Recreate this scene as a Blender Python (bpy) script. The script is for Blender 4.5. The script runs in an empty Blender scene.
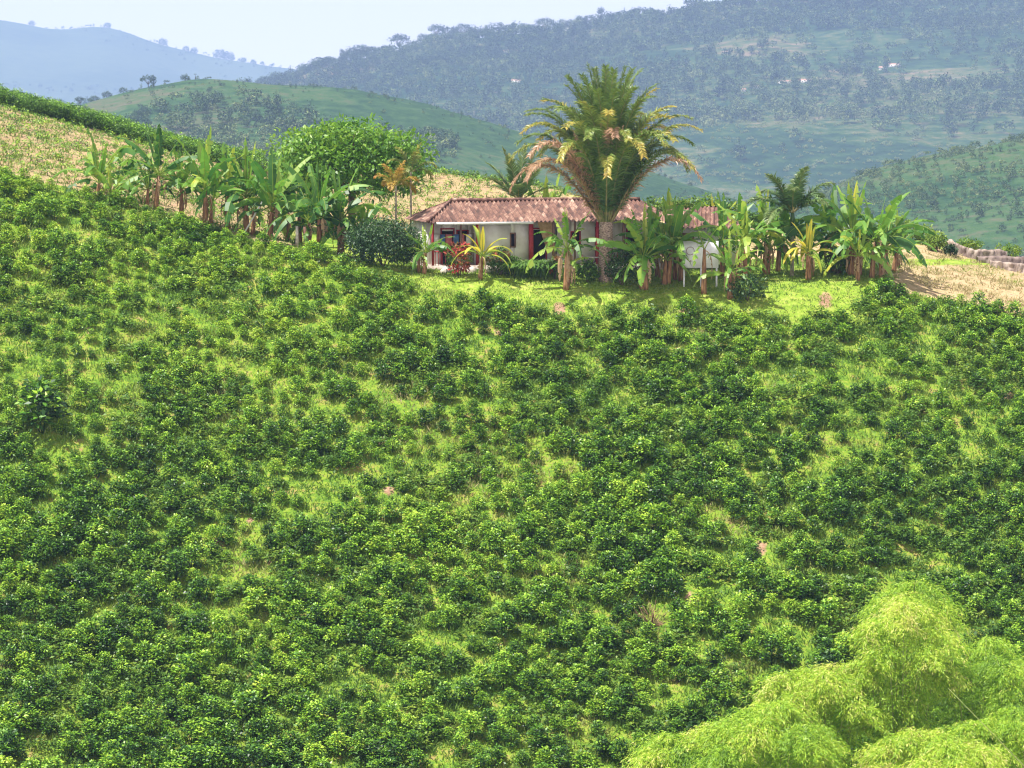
import bpy, math
import numpy as np
from mathutils import Vector, Matrix, Euler

# ------------------------------------------------------------------ camera, world, sun, exposure
S = bpy.context.scene
COL = S.collection
F = 512 / math.tan(math.radians(10))
PITCH = math.atan((384 - 130) / F)
CP, SP = math.cos(PITCH), math.sin(PITCH)
cam = bpy.data.cameras.new('camera'); cam.sensor_width = 36; cam.lens = 18 / math.tan(math.radians(10))
cam.clip_start = 1; cam.clip_end = 20000
co = bpy.data.objects.new('camera', cam); COL.objects.link(co)
co.rotation_euler = (math.pi / 2 - PITCH, 0, 0); S.camera = co

SUN_EL, SUN_AZ = math.radians(67), math.radians(-74)     # azimuth from -Y (behind the camera), negative = left
sdir = Vector((math.sin(SUN_AZ) * math.cos(SUN_EL), -math.cos(SUN_AZ) * math.cos(SUN_EL), math.sin(SUN_EL)))
sl = bpy.data.lights.new('sun', 'SUN'); sl.energy = 5.0; sl.angle = math.radians(0.6); sl.color = (1, .95, .86)
so = bpy.data.objects.new('sun', sl); COL.objects.link(so)
so.rotation_euler = sdir.to_track_quat('Z', 'Y').to_euler(); so.location = sdir * 200

W = bpy.data.worlds.new('World'); S.world = W; W.use_nodes = True
nt = W.node_tree; nt.nodes.clear()
def wn(t, **k):
    n = nt.nodes.new(t)
    for a, b in k.items(): setattr(n, a, b)
    return n
sky = wn('ShaderNodeTexSky', sky_type='NISHITA', sun_disc=False); sky.sun_elevation = SUN_EL
sky.sun_rotation = math.atan2(sdir.x, sdir.y)
sky.dust_density = 2.0
tc = wn('ShaderNodeTexCoord'); sep = wn('ShaderNodeSeparateXYZ')
nt.links.new(tc.outputs['Generated'], sep.inputs[0])
mp = wn('ShaderNodeMapRange'); mp.inputs[1].default_value = 0.06; mp.inputs[2].default_value = 0.4
mp.inputs[3].default_value = 1.0; mp.inputs[4].default_value = 0.0
nt.links.new(sep.outputs[2], mp.inputs[0])
nz = wn('ShaderNodeTexNoise'); nz.inputs['Scale'].default_value = 3.5; nz.inputs['Detail'].default_value = 6
nt.links.new(tc.outputs['Generated'], nz.inputs['Vector'])
mr = wn('ShaderNodeMapRange'); mr.inputs[1].default_value = 0.36; mr.inputs[2].default_value = 0.52
nt.links.new(nz.outputs[0], mr.inputs[0])
mx = wn('ShaderNodeMath', operation='MAXIMUM'); nt.links.new(mp.outputs[0], mx.inputs[0]); nt.links.new(mr.outputs[0], mx.inputs[1])
cl = wn('ShaderNodeMapRange'); cl.inputs[1].default_value = 0.0; cl.inputs[2].default_value = 0.25; cl.inputs[3].default_value = 23.0; cl.inputs[4].default_value = 8.5
nt.links.new(sep.outputs[2], cl.inputs[0])
cc = wn('ShaderNodeCombineColor')
for i, g in enumerate((1.06, .965, .92)):
    m = wn('ShaderNodeMath', operation='MULTIPLY'); m.inputs[1].default_value = g
    nt.links.new(cl.outputs[0], m.inputs[0]); nt.links.new(m.outputs[0], cc.inputs[i])
mix = wn('ShaderNodeMix', data_type='RGBA'); nt.links.new(mx.outputs[0], mix.inputs[0])
nt.links.new(sky.outputs[0], mix.inputs[6]); nt.links.new(cc.outputs[0], mix.inputs[7])
bg = wn('ShaderNodeBackground'); bg.inputs[1].default_value = 0.052
nt.links.new(mix.outputs[2], bg.inputs[0])
wo = wn('ShaderNodeOutputWorld'); nt.links.new(bg.outputs[0], wo.inputs[0])

vs = S.view_settings; S.display_settings.display_device = 'sRGB'
vs.view_transform = 'Standard'; vs.look = 'None'; vs.exposure = 1.05; vs.gamma = 1; vs.use_curve_mapping = False
S.cycles.max_bounces = 5; S.cycles.diffuse_bounces = 3; S.cycles.glossy_bounces = 2; S.cycles.transmission_bounces = 3
S.cycles.volume_bounces = 1; S.cycles.transparent_max_bounces = 8
S.cycles.use_denoising = True
S.cycles.denoiser = 'OPENIMAGEDENOISE'
S.cycles.pixel_filter_type = 'BLACKMAN_HARRIS'; S.cycles.filter_width = 1.2
S.cycles.sample_clamp_indirect = 8

# ------------------------------------------------------------------ pixel <-> world
def ray(px, py):
    dx = (px - 512) / F; du = (384 - py) / F
    return dx, CP + du * SP, -SP + du * CP
def at(px, py, Y):
    dx, yd, zd = ray(px, py)
    return Vector((dx * Y / yd, Y, zd * Y / yd))
def zof(py, Y):
    du = (384 - py) / F
    return (-SP + du * CP) / (CP + du * SP) * Y
def proj(x, y, z):
    d = y * CP - z * SP; u = y * SP + z * CP
    return 512 + F * x / d, 384 - F * u / d

# ------------------------------------------------------------------ smooth value noise (numpy)
_rt = np.random.RandomState(7).rand(256, 256)
def vnoise(x, y, s=1.0, o=0):
    x = np.asarray(x, float) / s + 37.3 * (o + 1); y = np.asarray(y, float) / s + 11.7 * (o + 1)
    xi = np.floor(x).astype(int); yi = np.floor(y).astype(int); fx = x - xi; fy = y - yi
    fx = fx * fx * (3 - 2 * fx); fy = fy * fy * (3 - 2 * fy)
    a = _rt[xi % 256, yi % 256]; b = _rt[(xi + 1) % 256, yi % 256]; c = _rt[xi % 256, (yi + 1) % 256]; d = _rt[(xi + 1) % 256, (yi + 1) % 256]
    return (a * (1 - fx) + b * fx) * (1 - fy) + (c * (1 - fx) + d * fx) * fy
def fbm(x, y, s, o=0, n=4):
    r = 0; a = 1; t = 0
    for i in range(n): r = r + a * vnoise(x, y, s / 2 ** i, o + i * 3); t += a; a *= .55
    return r / t

# ------------------------------------------------------------------ mesh helpers
def make_mesh(name, V, Fq=None, Ft=None, tint=None, mats=(), midx=None, smooth=False, attrs=None):
    V = np.ascontiguousarray(V, dtype=np.float32).reshape(-1, 3)
    me = bpy.data.meshes.new(name)
    nq = 0 if Fq is None else len(Fq); ntr = 0 if Ft is None else len(Ft)
    loops = np.concatenate([np.asarray(Fq, np.int32).ravel() if nq else np.zeros(0, np.int32), np.asarray(Ft, np.int32).ravel() if ntr else np.zeros(0, np.int32)])
    starts = np.concatenate([np.arange(nq) * 4, nq * 4 + np.arange(ntr) * 3]).astype(np.int32)
    me.vertices.add(len(V)); me.vertices.foreach_set('co', V.ravel())
    me.loops.add(len(loops)); me.loops.foreach_set('vertex_index', loops.astype(np.int32))
    me.polygons.add(nq + ntr); me.polygons.foreach_set('loop_start', starts)
    if midx is not None: me.polygons.foreach_set('material_index', np.asarray(midx, np.int32))
    if smooth: me.polygons.foreach_set('use_smooth', np.ones(nq + ntr, bool))
    for k, a in dict(attrs or {}, **({'tint': tint} if tint is not None else {})).items():
        at_ = me.attributes.new(k, 'FLOAT', 'POINT'); at_.data.foreach_set('value', np.asarray(a, np.float32))
    for m in mats: me.materials.append(m)
    me.update(calc_edges=True); me.validate()
    return me
def link(name, me, parent=None, loc=None):
    o = bpy.data.objects.new(name, me); COL.objects.link(o)
    if parent is not None: o.parent = parent
    if loc is not None: o.location = loc
    return o
def tag(o, label=None, cat=None, group=None, kind=None):
    if label: o['label'] = label
    if cat: o['category'] = cat
    if group: o['group'] = group
    if kind: o['kind'] = kind
    return o
def thing(name, label, cat, loc, rz=0, group=None):
    o = bpy.data.objects.new(name, None); COL.objects.link(o); o.location = loc; o.rotation_euler = (0, 0, rz)
    return tag(o, label, cat, group)

class MB:                                      # collects vertices and faces
    def __init__(s): s.V = []; s.Q = []; s.T = []; s.t = []; s.n = 0; s.mq = []; s.mt = []
    def add(s, V, Q=None, T=None, tint=.5, m=0):
        V = np.asarray(V, float).reshape(-1, 3); k = len(V); s.V.append(V)
        s.t.append(np.broadcast_to(np.asarray(tint, float), (k,)) if np.ndim(tint) < 1 or len(np.atleast_1d(tint)) == k else np.full(k, .5))
        if Q is not None and len(Q): Q = np.asarray(Q) + s.n; s.Q.append(Q); s.mq.append(np.full(len(Q), m))
        if T is not None and len(T): T = np.asarray(T) + s.n; s.T.append(T); s.mt.append(np.full(len(T), m))
        s.n += k
    def box(s, x0, x1, y0, y1, z0, z1, tint=.5, m=0, R=None):
        V = np.array([[x, y, z] for z in (z0, z1) for y in (y0, y1) for x in (x0, x1)], float)
        if R is not None: V = V @ np.array(R).T
        s.add(V, [[0, 2, 3, 1], [4, 5, 7, 6], [0, 1, 5, 4], [2, 6, 7, 3], [0, 4, 6, 2], [1, 3, 7, 5]], tint=tint, m=m)
    def tube(s, P, R, n=8, tint=.5, m=0, cap=True):
        P = np.asarray(P, float); k = len(P); R = np.broadcast_to(np.asarray(R, float), (k,))
        T = np.gradient(P, axis=0); T /= np.linalg.norm(T, axis=1)[:, None] + 1e-9
        ref = np.array([1, 0, 0.01]) if abs(T[0][2]) > .7 else np.array([0, 0, 1.])
        A = np.cross(T, ref); A /= np.linalg.norm(A, axis=1)[:, None] + 1e-9; B = np.cross(T, A)
        an = np.arange(n) * 2 * np.pi / n
        V = (P[:, None] + R[:, None, None] * (np.cos(an)[None, :, None] * A[:, None] + np.sin(an)[None, :, None] * B[:, None])).reshape(-1, 3)
        Q = [[i * n + j, i * n + (j + 1) % n, (i + 1) * n + (j + 1) % n, (i + 1) * n + j] for i in range(k - 1) for j in range(n)]
        Tt = []
        if cap:
            V = np.vstack([V, P[:1], P[-1:]]); a = k * n
            Tt = [[a, (j + 1) % n, j] for j in range(n)] + [[a + 1, (k - 1) * n + j, (k - 1) * n + (j + 1) % n] for j in range(n)]
        tt = tint
        if np.ndim(tint) and len(tint) == k: tt = np.concatenate([np.repeat(tint, n), [tint[0], tint[-1]] if cap else []])
        s.add(V, Q, Tt, tint=tt, m=m)
    def kites(s, P, D, N, L, Wd, tint=.5, fold=.12, m=0):
        n = len(P); D = D / (np.linalg.norm(D, axis=1)[:, None] + 1e-9)
        Sd = np.cross(D, N); Sd /= np.linalg.norm(Sd, axis=1)[:, None] + 1e-9; Nn = np.cross(Sd, D)
        L = np.broadcast_to(L, (n,))[:, None]; Wd = np.broadcast_to(Wd, (n,))[:, None]
        mid = P + D * L * .45
        V = np.stack([P, mid + Sd * Wd * .5 + Nn * Wd * fold, P + D * L - Nn * L * .12, mid - Sd * Wd * .5 + Nn * Wd * fold], 1)
        t = np.broadcast_to(np.asarray(tint, float), (n,))
        s.add(V.reshape(-1, 3), np.arange(4 * n).reshape(n, 4), tint=np.repeat(t, 4), m=m)
    def build(s, name, mats, parent=None, smooth=False, loc=None):
        Q = np.concatenate(s.Q) if s.Q else None; T = np.concatenate(s.T) if s.T else None
        mi = np.concatenate(s.mq + s.mt)
        me = make_mesh(name, np.concatenate(s.V), Q, T, np.concatenate(s.t), mats, mi, smooth)
        return link(name, me, parent, loc)
    def arrays(s): return np.concatenate(s.V), np.concatenate(s.Q), np.concatenate(s.t)

def unit(v): return v / (np.linalg.norm(v, axis=-1, keepdims=True) + 1e-9)
def lerp_tab(x, tab): a = np.array(tab, float); return np.interp(x, a[:, 0], a[:, 1])

# ------------------------------------------------------------------ materials
def new_mat(name):
    m = bpy.data.materials.new(name); m.use_nodes = True; nt = m.node_tree; nt.nodes.clear(); return m, nt
def ramp(nt, stops, src):
    r = nt.nodes.new('ShaderNodeValToRGB'); e = r.color_ramp.elements
    while len(e) > 1: e.remove(e[-1])
    e[0].position = stops[0][0]; e[0].color = (*stops[0][1], 1)
    for p, c in stops[1:]: k = e.new(p); k.color = (*c, 1)
    nt.links.new(src, r.inputs[0]); return r.outputs[0]
def leaf_mat(name, stops, rough=.5, trans=.28, rnd=.12, nscale=0, spec=.4):
    m, nt = new_mat(name); N = nt.nodes.new; Lk = nt.links.new
    a = N('ShaderNodeAttribute'); a.attribute_name = 'tint'
    oi = N('ShaderNodeObjectInfo')
    ma = N('ShaderNodeMath'); ma.operation = 'MULTIPLY_ADD'; Lk(oi.outputs['Random'], ma.inputs[0]); ma.inputs[1].default_value = rnd; Lk(a.outputs['Fac'], ma.inputs[2])
    src = ma.outputs[0]
    if nscale:
        nz = N('ShaderNodeTexNoise'); nz.inputs['Scale'].default_value = nscale; nz.inputs['Detail'].default_value = 4
        tcn = N('ShaderNodeTexCoord'); Lk(tcn.outputs['Object'], nz.inputs['Vector'])
        mb = N('ShaderNodeMath'); mb.operation = 'MULTIPLY_ADD'; Lk(nz.outputs[0], mb.inputs[0]); mb.inputs[1].default_value = .5; Lk(src, mb.inputs[2])
        mc = N('ShaderNodeMath'); mc.operation = 'SUBTRACT'; Lk(mb.outputs[0], mc.inputs[0]); mc.inputs[1].default_value = .25; src = mc.outputs[0]
    c = ramp(nt, stops, src)
    p = N('ShaderNodeBsdfPrincipled'); Lk(c, p.inputs['Base Color']); p.inputs['Roughness'].default_value = rough
    p.inputs['Specular IOR Level'].default_value = spec
    out = N('ShaderNodeOutputMaterial')
    if trans > 0:
        t = N('ShaderNodeBsdfTranslucent'); Lk(c, t.inputs[0])
        mx = N('ShaderNodeMixShader'); mx.inputs[0].default_value = trans; Lk(p.outputs[0], mx.inputs[1]); Lk(t.outputs[0], mx.inputs[2]); Lk(mx.outputs[0], out.inputs[0])
    else: Lk(p.outputs[0], out.inputs[0])
    return m
def noise_mat(name, c1, c2, scale=6, rough=.8, detail=5, bump=0, stretch=(1, 1, 1), lo=.35, hi=.65, spec=.3):
    m, nt = new_mat(name); N = nt.nodes.new; Lk = nt.links.new
    tcn = N('ShaderNodeTexCoord'); mpn = N('ShaderNodeMapping'); mpn.inputs['Scale'].default_value = stretch; Lk(tcn.outputs['Object'], mpn.inputs[0])
    nz = N('ShaderNodeTexNoise'); nz.inputs['Scale'].default_value = scale; nz.inputs['Detail'].default_value = detail; Lk(mpn.outputs[0], nz.inputs['Vector'])
    c = ramp(nt, [(lo, c1), (hi, c2)], nz.outputs[0])
    p = N('ShaderNodeBsdfPrincipled'); Lk(c, p.inputs['Base Color']); p.inputs['Roughness'].default_value = rough; p.inputs['Specular IOR Level'].default_value = spec
    if bump:
        b = N('ShaderNodeBump'); b.inputs['Strength'].default_value = bump; b.inputs['Distance'].default_value = .05; Lk(nz.outputs[0], b.inputs['Height']); Lk(b.outputs[0], p.inputs['Normal'])
    out = N('ShaderNodeOutputMaterial'); Lk(p.outputs[0], out.inputs[0]); return m

M = {}
M['coffee'] = leaf_mat('coffee_leaf', [(0, (.008, .030, .009)), (.27, (.024, .085, .012)), (.45, (.10, .25, .018)), (.66, (.27, .47, .03)), (1, (.45, .55, .06))], .44, .13, .12)  # low stops darkened to paint shade under the lobes, high stops brighten their tops
M['dry_leaf'] = leaf_mat('dry_weed', [(0, (.10, .07, .04)), (1, (.30, .21, .13))], .8, .2)
M['grass'] = leaf_mat('grass_blade', [(0, (.06, .14, .02)), (.5, (.14, .26, .03)), (.8, (.26, .32, .06)), (1, (.42, .36, .18))], .6, .35)
M['banana'] = leaf_mat('banana_leaf', [(0, (.02, .07, .018)), (.35, (.05, .16, .025)), (.6, (.15, .32, .035)), (.85, (.36, .46, .06)), (1, (.6, .5, .05))], .45, .4, .08, 1.2, spec=.5)
M['banana_dead'] = leaf_mat('dead_banana_leaf', [(0, (.13, .07, .035)), (.5, (.30, .17, .09)), (1, (.48, .34, .2))], .8, .2, .3, 3)
M['banana_stem'] = noise_mat('banana_stem', (.13, .055, .03), (.36, .2, .09), 5, .7, 5, .3, (3, 3, .5))
M['palm'] = leaf_mat('palm_leaflet', [(0, (.04, .08, .025)), (.3, (.08, .16, .04)), (.5, (.20, .28, .055)), (.65, (.48, .38, .07)), (.8, (.42, .25, .13)), (1, (.5, .33, .25))], .38, .25, .06)
M['palm_green'] = leaf_mat('palm_green_leaflet', [(0, (.03, .075, .03)), (.5, (.07, .15, .045)), (.8, (.2, .26, .08)), (1, (.5, .2, .05))], .4, .25, .06)
M['orange_palm'] = leaf_mat('yellowing_palm_leaflet', [(0, (.07, .15, .03)), (.4, (.3, .3, .05)), (.7, (.42, .28, .05)), (1, (.48, .2, .05))], .5, .3, .05)
M['rachis'] = noise_mat('palm_rachis', (.10, .13, .03), (.28, .22, .10), 3)
M['trunk'] = noise_mat('palm_trunk', (.10, .06, .045), (.5, .38, .3), 7, .9, 6, .6, (1, 1, 3))
M['grey_trunk'] = noise_mat('grey_trunk', (.2, .17, .12), (.42, .38, .3), 4, .9)
M['bark'] = noise_mat('bark', (.06, .045, .03), (.16, .12, .08), 3, .9)
M['mango'] = leaf_mat('broad_tree_leaf', [(0, (.02, .07, .012)), (.45, (.06, .17, .018)), (.75, (.14, .30, .025)), (1, (.25, .4, .04))], .45, .35, .05)
M['shrub_dark'] = leaf_mat('dark_shrub_leaf', [(0, (.012, .035, .014)), (.6, (.03, .08, .022)), (1, (.08, .15, .03))], .5, .2, .1)
M['shrub_green'] = leaf_mat('green_shrub_leaf', [(0, (.03, .09, .015)), (.6, (.10, .21, .025)), (1, (.24, .34, .04))], .5, .3, .1)
M['croton'] = leaf_mat('croton_leaf', [(0, (.03, .10, .02)), (.5, (.12, .2, .03)), (.72, (.35, .1, .05)), (1, (.5, .06, .05))], .45, .25, .05)
M['bamboo'] = leaf_mat('bamboo_leaf', [(0, (.09, .20, .015)), (.5, (.29, .50, .03)), (.8, (.50, .63, .06)), (1, (.62, .58, .2))], .5, .34, .08)
M['culm'] = noise_mat('bamboo_culm', (.16, .24, .05), (.36, .38, .14), 2, .5)
M['forest'] = leaf_mat('far_foliage', [(0, (.012, .035, .012)), (.5, (.03, .075, .02)), (.8, (.09, .15, .03)), (1, (.2, .24, .08))], .7, .1, .1)
M['bgwall'] = noise_mat('whitewash', (.6, .57, .52), (.82, .81, .78), 1.2)
M['bgroof'] = noise_mat('far_tile', (.3, .15, .11), (.45, .28, .22), 1)
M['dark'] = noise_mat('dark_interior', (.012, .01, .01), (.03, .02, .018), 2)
M['red'] = noise_mat('red_paint', (.30, .02, .03), (.45, .04, .05), 5, .5)
M['wood'] = noise_mat('old_wood', (.14, .07, .05), (.3, .18, .13), 4, .8, 5, 0, (1, 1, .3))
M['white'] = noise_mat('white_paint', (.68, .68, .68), (.85, .85, .86), 2, .4)
M['curtain'] = noise_mat('tan_curtain', (.33, .2, .1), (.5, .34, .2), 5)
M['blue'] = noise_mat('blue_cloth', (.05, .12, .3), (.1, .2, .45), 5)
M['pink'] = noise_mat('pink_cloth', (.5, .12, .14), (.6, .2, .2), 5)
M['plinth'] = noise_mat('plinth', (.3, .24, .2), (.48, .42, .38), 3)
M['earthwall'] = noise_mat('earth_wall', (.14, .10, .09), (.44, .36, .31), 2.2, .9, 8, .5, (1, 1, .6))
M['redcap'] = noise_mat('red_earth_cap', (.11, .08, .075), (.27, .21, .19), 2, .9, 8, .5)
M['rock'] = noise_mat('pale_stone', (.35, .3, .26), (.6, .55, .5), 6)

# tiled roof: channels are real corrugations, tiles vary in colour
def tile_mat():
    m, nt = new_mat('clay_tiles'); N = nt.nodes.new; Lk = nt.links.new
    tcn = N('ShaderNodeTexCoord'); sp = N('ShaderNodeSeparateXYZ'); Lk(tcn.outputs['Object'], sp.inputs[0])
    cb = N('ShaderNodeCombineXYZ')
    for i, k in ((0, 1 / .27), (1, 1 / .8)):
        mu = N('ShaderNodeMath'); mu.operation = 'MULTIPLY'; mu.inputs[1].default_value = k; Lk(sp.outputs[i], mu.inputs[0])
        fl = N('ShaderNodeMath'); fl.operation = 'FLOOR'; Lk(mu.outputs[0], fl.inputs[0]); Lk(fl.outputs[0], cb.inputs[i])
    wnz = N('ShaderNodeTexWhiteNoise'); wnz.noise_dimensions = '3D'; Lk(cb.outputs[0], wnz.inputs['Vector'])
    nz = N('ShaderNodeTexNoise'); nz.inputs['Scale'].default_value = 2.6; nz.inputs['Detail'].default_value = 8; nz.inputs['Roughness'].default_value = .75; Lk(tcn.outputs['Object'], nz.inputs['Vector'])
    ad = N('ShaderNodeMath'); ad.operation = 'MULTIPLY_ADD'; Lk(wnz.outputs['Value'], ad.inputs[0]); ad.inputs[1].default_value = .20; 
    sb = N('ShaderNodeMath'); sb.operation = 'MULTIPLY'; Lk(nz.outputs[0], sb.inputs[0]); sb.inputs[1].default_value = .8; Lk(sb.outputs[0], ad.inputs[2])
    c = ramp(nt, [(.34, (.045, .022, .018)), (.46, (.12, .055, .04)), (.56, (.21, .11, .08)), (.68, (.42, .31, .24))], ad.outputs[0])
    p = N('ShaderNodeBsdfPrincipled'); Lk(c, p.inputs['Base Color']); p.inputs['Roughness'].default_value = .85
    out = N('ShaderNodeOutputMaterial'); Lk(p.outputs[0], out.inputs[0]); return m
M['tile'] = tile_mat()

def ground_mat():
    m, nt = new_mat('hillside_ground'); N = nt.nodes.new; Lk = nt.links.new
    tcn = N('ShaderNodeTexCoord')
    def noise(s, d=6, r=.6):
        n = N('ShaderNodeTexNoise'); n.inputs['Scale'].default_value = s; n.inputs['Detail'].default_value = d; n.inputs['Roughness'].default_value = r; Lk(tcn.outputs['Object'], n.inputs['Vector']); return n.outputs[0]
    n1, n2, n3 = noise(.9), noise(.22), noise(4.5, 5, .7)
    fine = N('ShaderNodeMath'); fine.operation = 'MULTIPLY_ADD'; Lk(n3, fine.inputs[0]); fine.inputs[1].default_value = .5
    hf = N('ShaderNodeMath'); hf.operation = 'MULTIPLY'; Lk(n1, hf.inputs[0]); hf.inputs[1].default_value = .5; Lk(hf.outputs[0], fine.inputs[2])
    f = fine.outputs[0]
    slope = ramp(nt, [(.34, (.04, .09, .012)), (.44, (.10, .20, .02)), (.53, (.20, .29, .03)), (.6, (.27, .24, .07)), (.68, (.30, .18, .11))], f)
    dry = ramp(nt, [(.34, (.10, .14, .04)), (.41, (.22, .20, .09)), (.48, (.36, .27, .15)), (.56, (.46, .34, .20)), (.63, (.34, .18, .13))], f)
    lawn = ramp(nt, [(.36, (.11, .20, .02)), (.5, (.21, .31, .035)), (.64, (.36, .36, .10))], f)
    def at_(k): a = N('ShaderNodeAttribute'); a.attribute_name = k; return a.outputs['Fac']
    def mixc(fac, a, b):
        x = N('ShaderNodeMix'); x.data_type = 'RGBA'; Lk(fac, x.inputs[0]); Lk(a, x.inputs[6]); Lk(b, x.inputs[7]); return x.outputs[2]
    def soft(fac):                      # ragged border from noise
        a = N('ShaderNodeMath'); a.operation = 'MULTIPLY_ADD'; Lk(n1, a.inputs[0]); a.inputs[1].default_value = 1.0
        b = N('ShaderNodeMath'); b.operation = 'SUBTRACT'; Lk(fac, b.inputs[0]); b.inputs[1].default_value = .5; Lk(b.outputs[0], a.inputs[2])
        c = N('ShaderNodeMapRange'); c.inputs[1].default_value = .42; c.inputs[2].default_value = .58; Lk(a.outputs[0], c.inputs[0]); return c.outputs[0]
    c = mixc(soft(at_('dry')), slope, dry); c = mixc(soft(at_('lawn')), c, lawn)
    soil = ramp(nt, [(.4, (.20, .11, .07)), (.6, (.40, .26, .17))], f)
    c = mixc(soft(at_('soil')), c, soil)
    p = N('ShaderNodeBsdfPrincipled'); Lk(c, p.inputs['Base Color']); p.inputs['Roughness'].default_value = .95; p.inputs['Specular IOR Level'].default_value = .1
    b = N('ShaderNodeBump'); b.inputs['Strength'].default_value = .7; b.inputs['Distance'].default_value = .12; Lk(n3, b.inputs['Height']); Lk(b.outputs[0], p.inputs['Normal'])
    out = N('ShaderNodeOutputMaterial'); Lk(p.outputs[0], out.inputs[0]); return m
M['ground'] = ground_mat()

def hill_mat(name, scale, stops, patch=1.0, rows=0.0, rowscale=.35):
    m, nt = new_mat(name); N = nt.nodes.new; Lk = nt.links.new
    tcn = N('ShaderNodeTexCoord')
    vo = N('ShaderNodeTexVoronoi'); vo.inputs['Scale'].default_value = scale; 
    nz0 = N('ShaderNodeTexNoise'); nz0.inputs['Scale'].default_value = scale * 1.3; nz0.inputs['Detail'].default_value = 4; Lk(tcn.outputs['Object'], nz0.inputs['Vector'])
    ad = N('ShaderNodeVectorMath'); ad.operation = 'MULTIPLY_ADD'; Lk(nz0.outputs['Color'], ad.inputs[0]); ad.inputs[1].default_value = (.8 / scale,) * 3; Lk(tcn.outputs['Object'], ad.inputs[2])
    Lk(ad.outputs[0], vo.inputs['Vector'])
    sp = N('ShaderNodeSeparateColor'); Lk(vo.outputs['Color'], sp.inputs[0]); vo.feature = 'SMOOTH_F1'; vo.inputs['Smoothness'].default_value = .25
    nz = N('ShaderNodeTexNoise'); nz.inputs['Scale'].default_value = scale * 9; nz.inputs['Detail'].default_value = 6; nz.inputs['Roughness'].default_value = .7; Lk(tcn.outputs['Object'], nz.inputs['Vector'])
    a1 = N('ShaderNodeMath'); a1.operation = 'MULTIPLY_ADD'; Lk(nz.outputs[0], a1.inputs[0]); a1.inputs[1].default_value = .95
    a0 = N('ShaderNodeMath'); a0.operation = 'MULTIPLY'; Lk(sp.outputs[0], a0.inputs[0]); a0.inputs[1].default_value = .30 * patch; Lk(a0.outputs[0], a1.inputs[2])
    src = a1.outputs[0]
    if rows:
        wv = N('ShaderNodeTexWave'); wv.bands_direction = 'Z'; wv.inputs['Scale'].default_value = rowscale; wv.inputs['Distortion'].default_value = 3; Lk(tcn.outputs['Object'], wv.inputs['Vector'])
        a2 = N('ShaderNodeMath'); a2.operation = 'MULTIPLY_ADD'; Lk(wv.outputs['Fac'], a2.inputs[0]); a2.inputs[1].default_value = rows; Lk(src, a2.inputs[2]); src = a2.outputs[0]
    c = ramp(nt, stops, src)
    p = N('ShaderNodeBsdfPrincipled'); Lk(c, p.inputs['Base Color']); p.inputs['Roughness'].default_value = .95; p.inputs['Specular IOR Level'].default_value = .05
    b = N('ShaderNodeBump'); b.inputs['Strength'].default_value = .9; b.inputs['Distance'].default_value = 3; Lk(nz.outputs[0], b.inputs['Height']); Lk(b.outputs[0], p.inputs['Normal'])
    out = N('ShaderNodeOutputMaterial'); Lk(p.outputs[0], out.inputs[0]); return m
M['hill_big'] = hill_mat('wooded_hill_ground', .0045, [(.38, (.010, .03, .013)), (.55, (.018, .048, .018)), (.68, (.04, .08, .025)), (.8, (.10, .11, .05)), (.92, (.2, .15, .1))], 1, .06, .05)
M['hill_green'] = hill_mat('pasture_hill_ground', .010, [(.35, (.014, .045, .017)), (.52, (.026, .065, .022)), (.66, (.045, .095, .03)), (.88, (.10, .10, .06))], 1, .05, .1)
M['hill_far'] = hill_mat('far_hill_ground', .002, [(.25, (.03, .06, .02)), (.8, (.12, .16, .07))], 1)
M['valley'] = hill_mat('valley_ground', .006, [(.25, (.03, .07, .02)), (.8, (.10, .15, .05))], 1)

# ------------------------------------------------------------------ terrain of the near hillside
# per image column: (distance, image row) anchors; z is linear between them, then smoothed
def col(px, edge, mids, crest, fall):
    a = [(-120, -52.), (85, -50.), (100, -44.5), (118, -37.)]
    a.append((135, zof(768, 135)))
    for Y, py in [edge] + mids + [crest]: a.append((Y, zof(py, Y)))
    z = a[-1][1]; a += [(crest[0] + 12, z - 2.0), (crest[0] + 60, z - 26), (crest[0] + 200, z - 75), (620, -170.), (900, -215.)]
    return px, a
COLS = [col(-500, (192, -60), [(232, -110)], (250, -125), 0),
        col(0, (185, 168), [(230, 106)], (250, 99), 0),
        col(100, (183, 192), [(228, 134)], (245, 126), 0),
        col(200, (181, 227), [(225, 162)], (240, 155), 0),
        col(300, (178, 253), [(186, 240), (198, 226)], (235, 168), 0),
        col(430, (176, 278), [(182, 268), (193, 262)], (235, 173), 0),
        col(540, (175, 291), [(180, 272), (193, 264)], (235, 184), 0),
        col(640, (175, 293), [(181, 272), (194, 264)], (230, 208), 0),
        col(720, (175, 294), [(182, 275), (194, 262)], (222, 215), 0),
        col(800, (176, 288), [(180, 278), (192, 262)], (214, 238), 0),
        col(880, (178, 279), [(184, 266)], (206, 240), 0),
        col(940, (177, 297), [(185, 282)], (206, 247), 0),
        col(1024, (176, 318), [(186, 293)], (206, 262), 0),
        col(1500, (172, 480), [(186, 440)], (206, 380), 0)]
GU = (np.arange(-520, 1560, 4.0) - 512) / F
GY = np.concatenate([np.arange(-120, 90, 15), np.arange(90, 118, 1.5), np.arange(118, 262, .45), np.arange(263, 320, 2), np.arange(320, 900, 25)])
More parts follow.
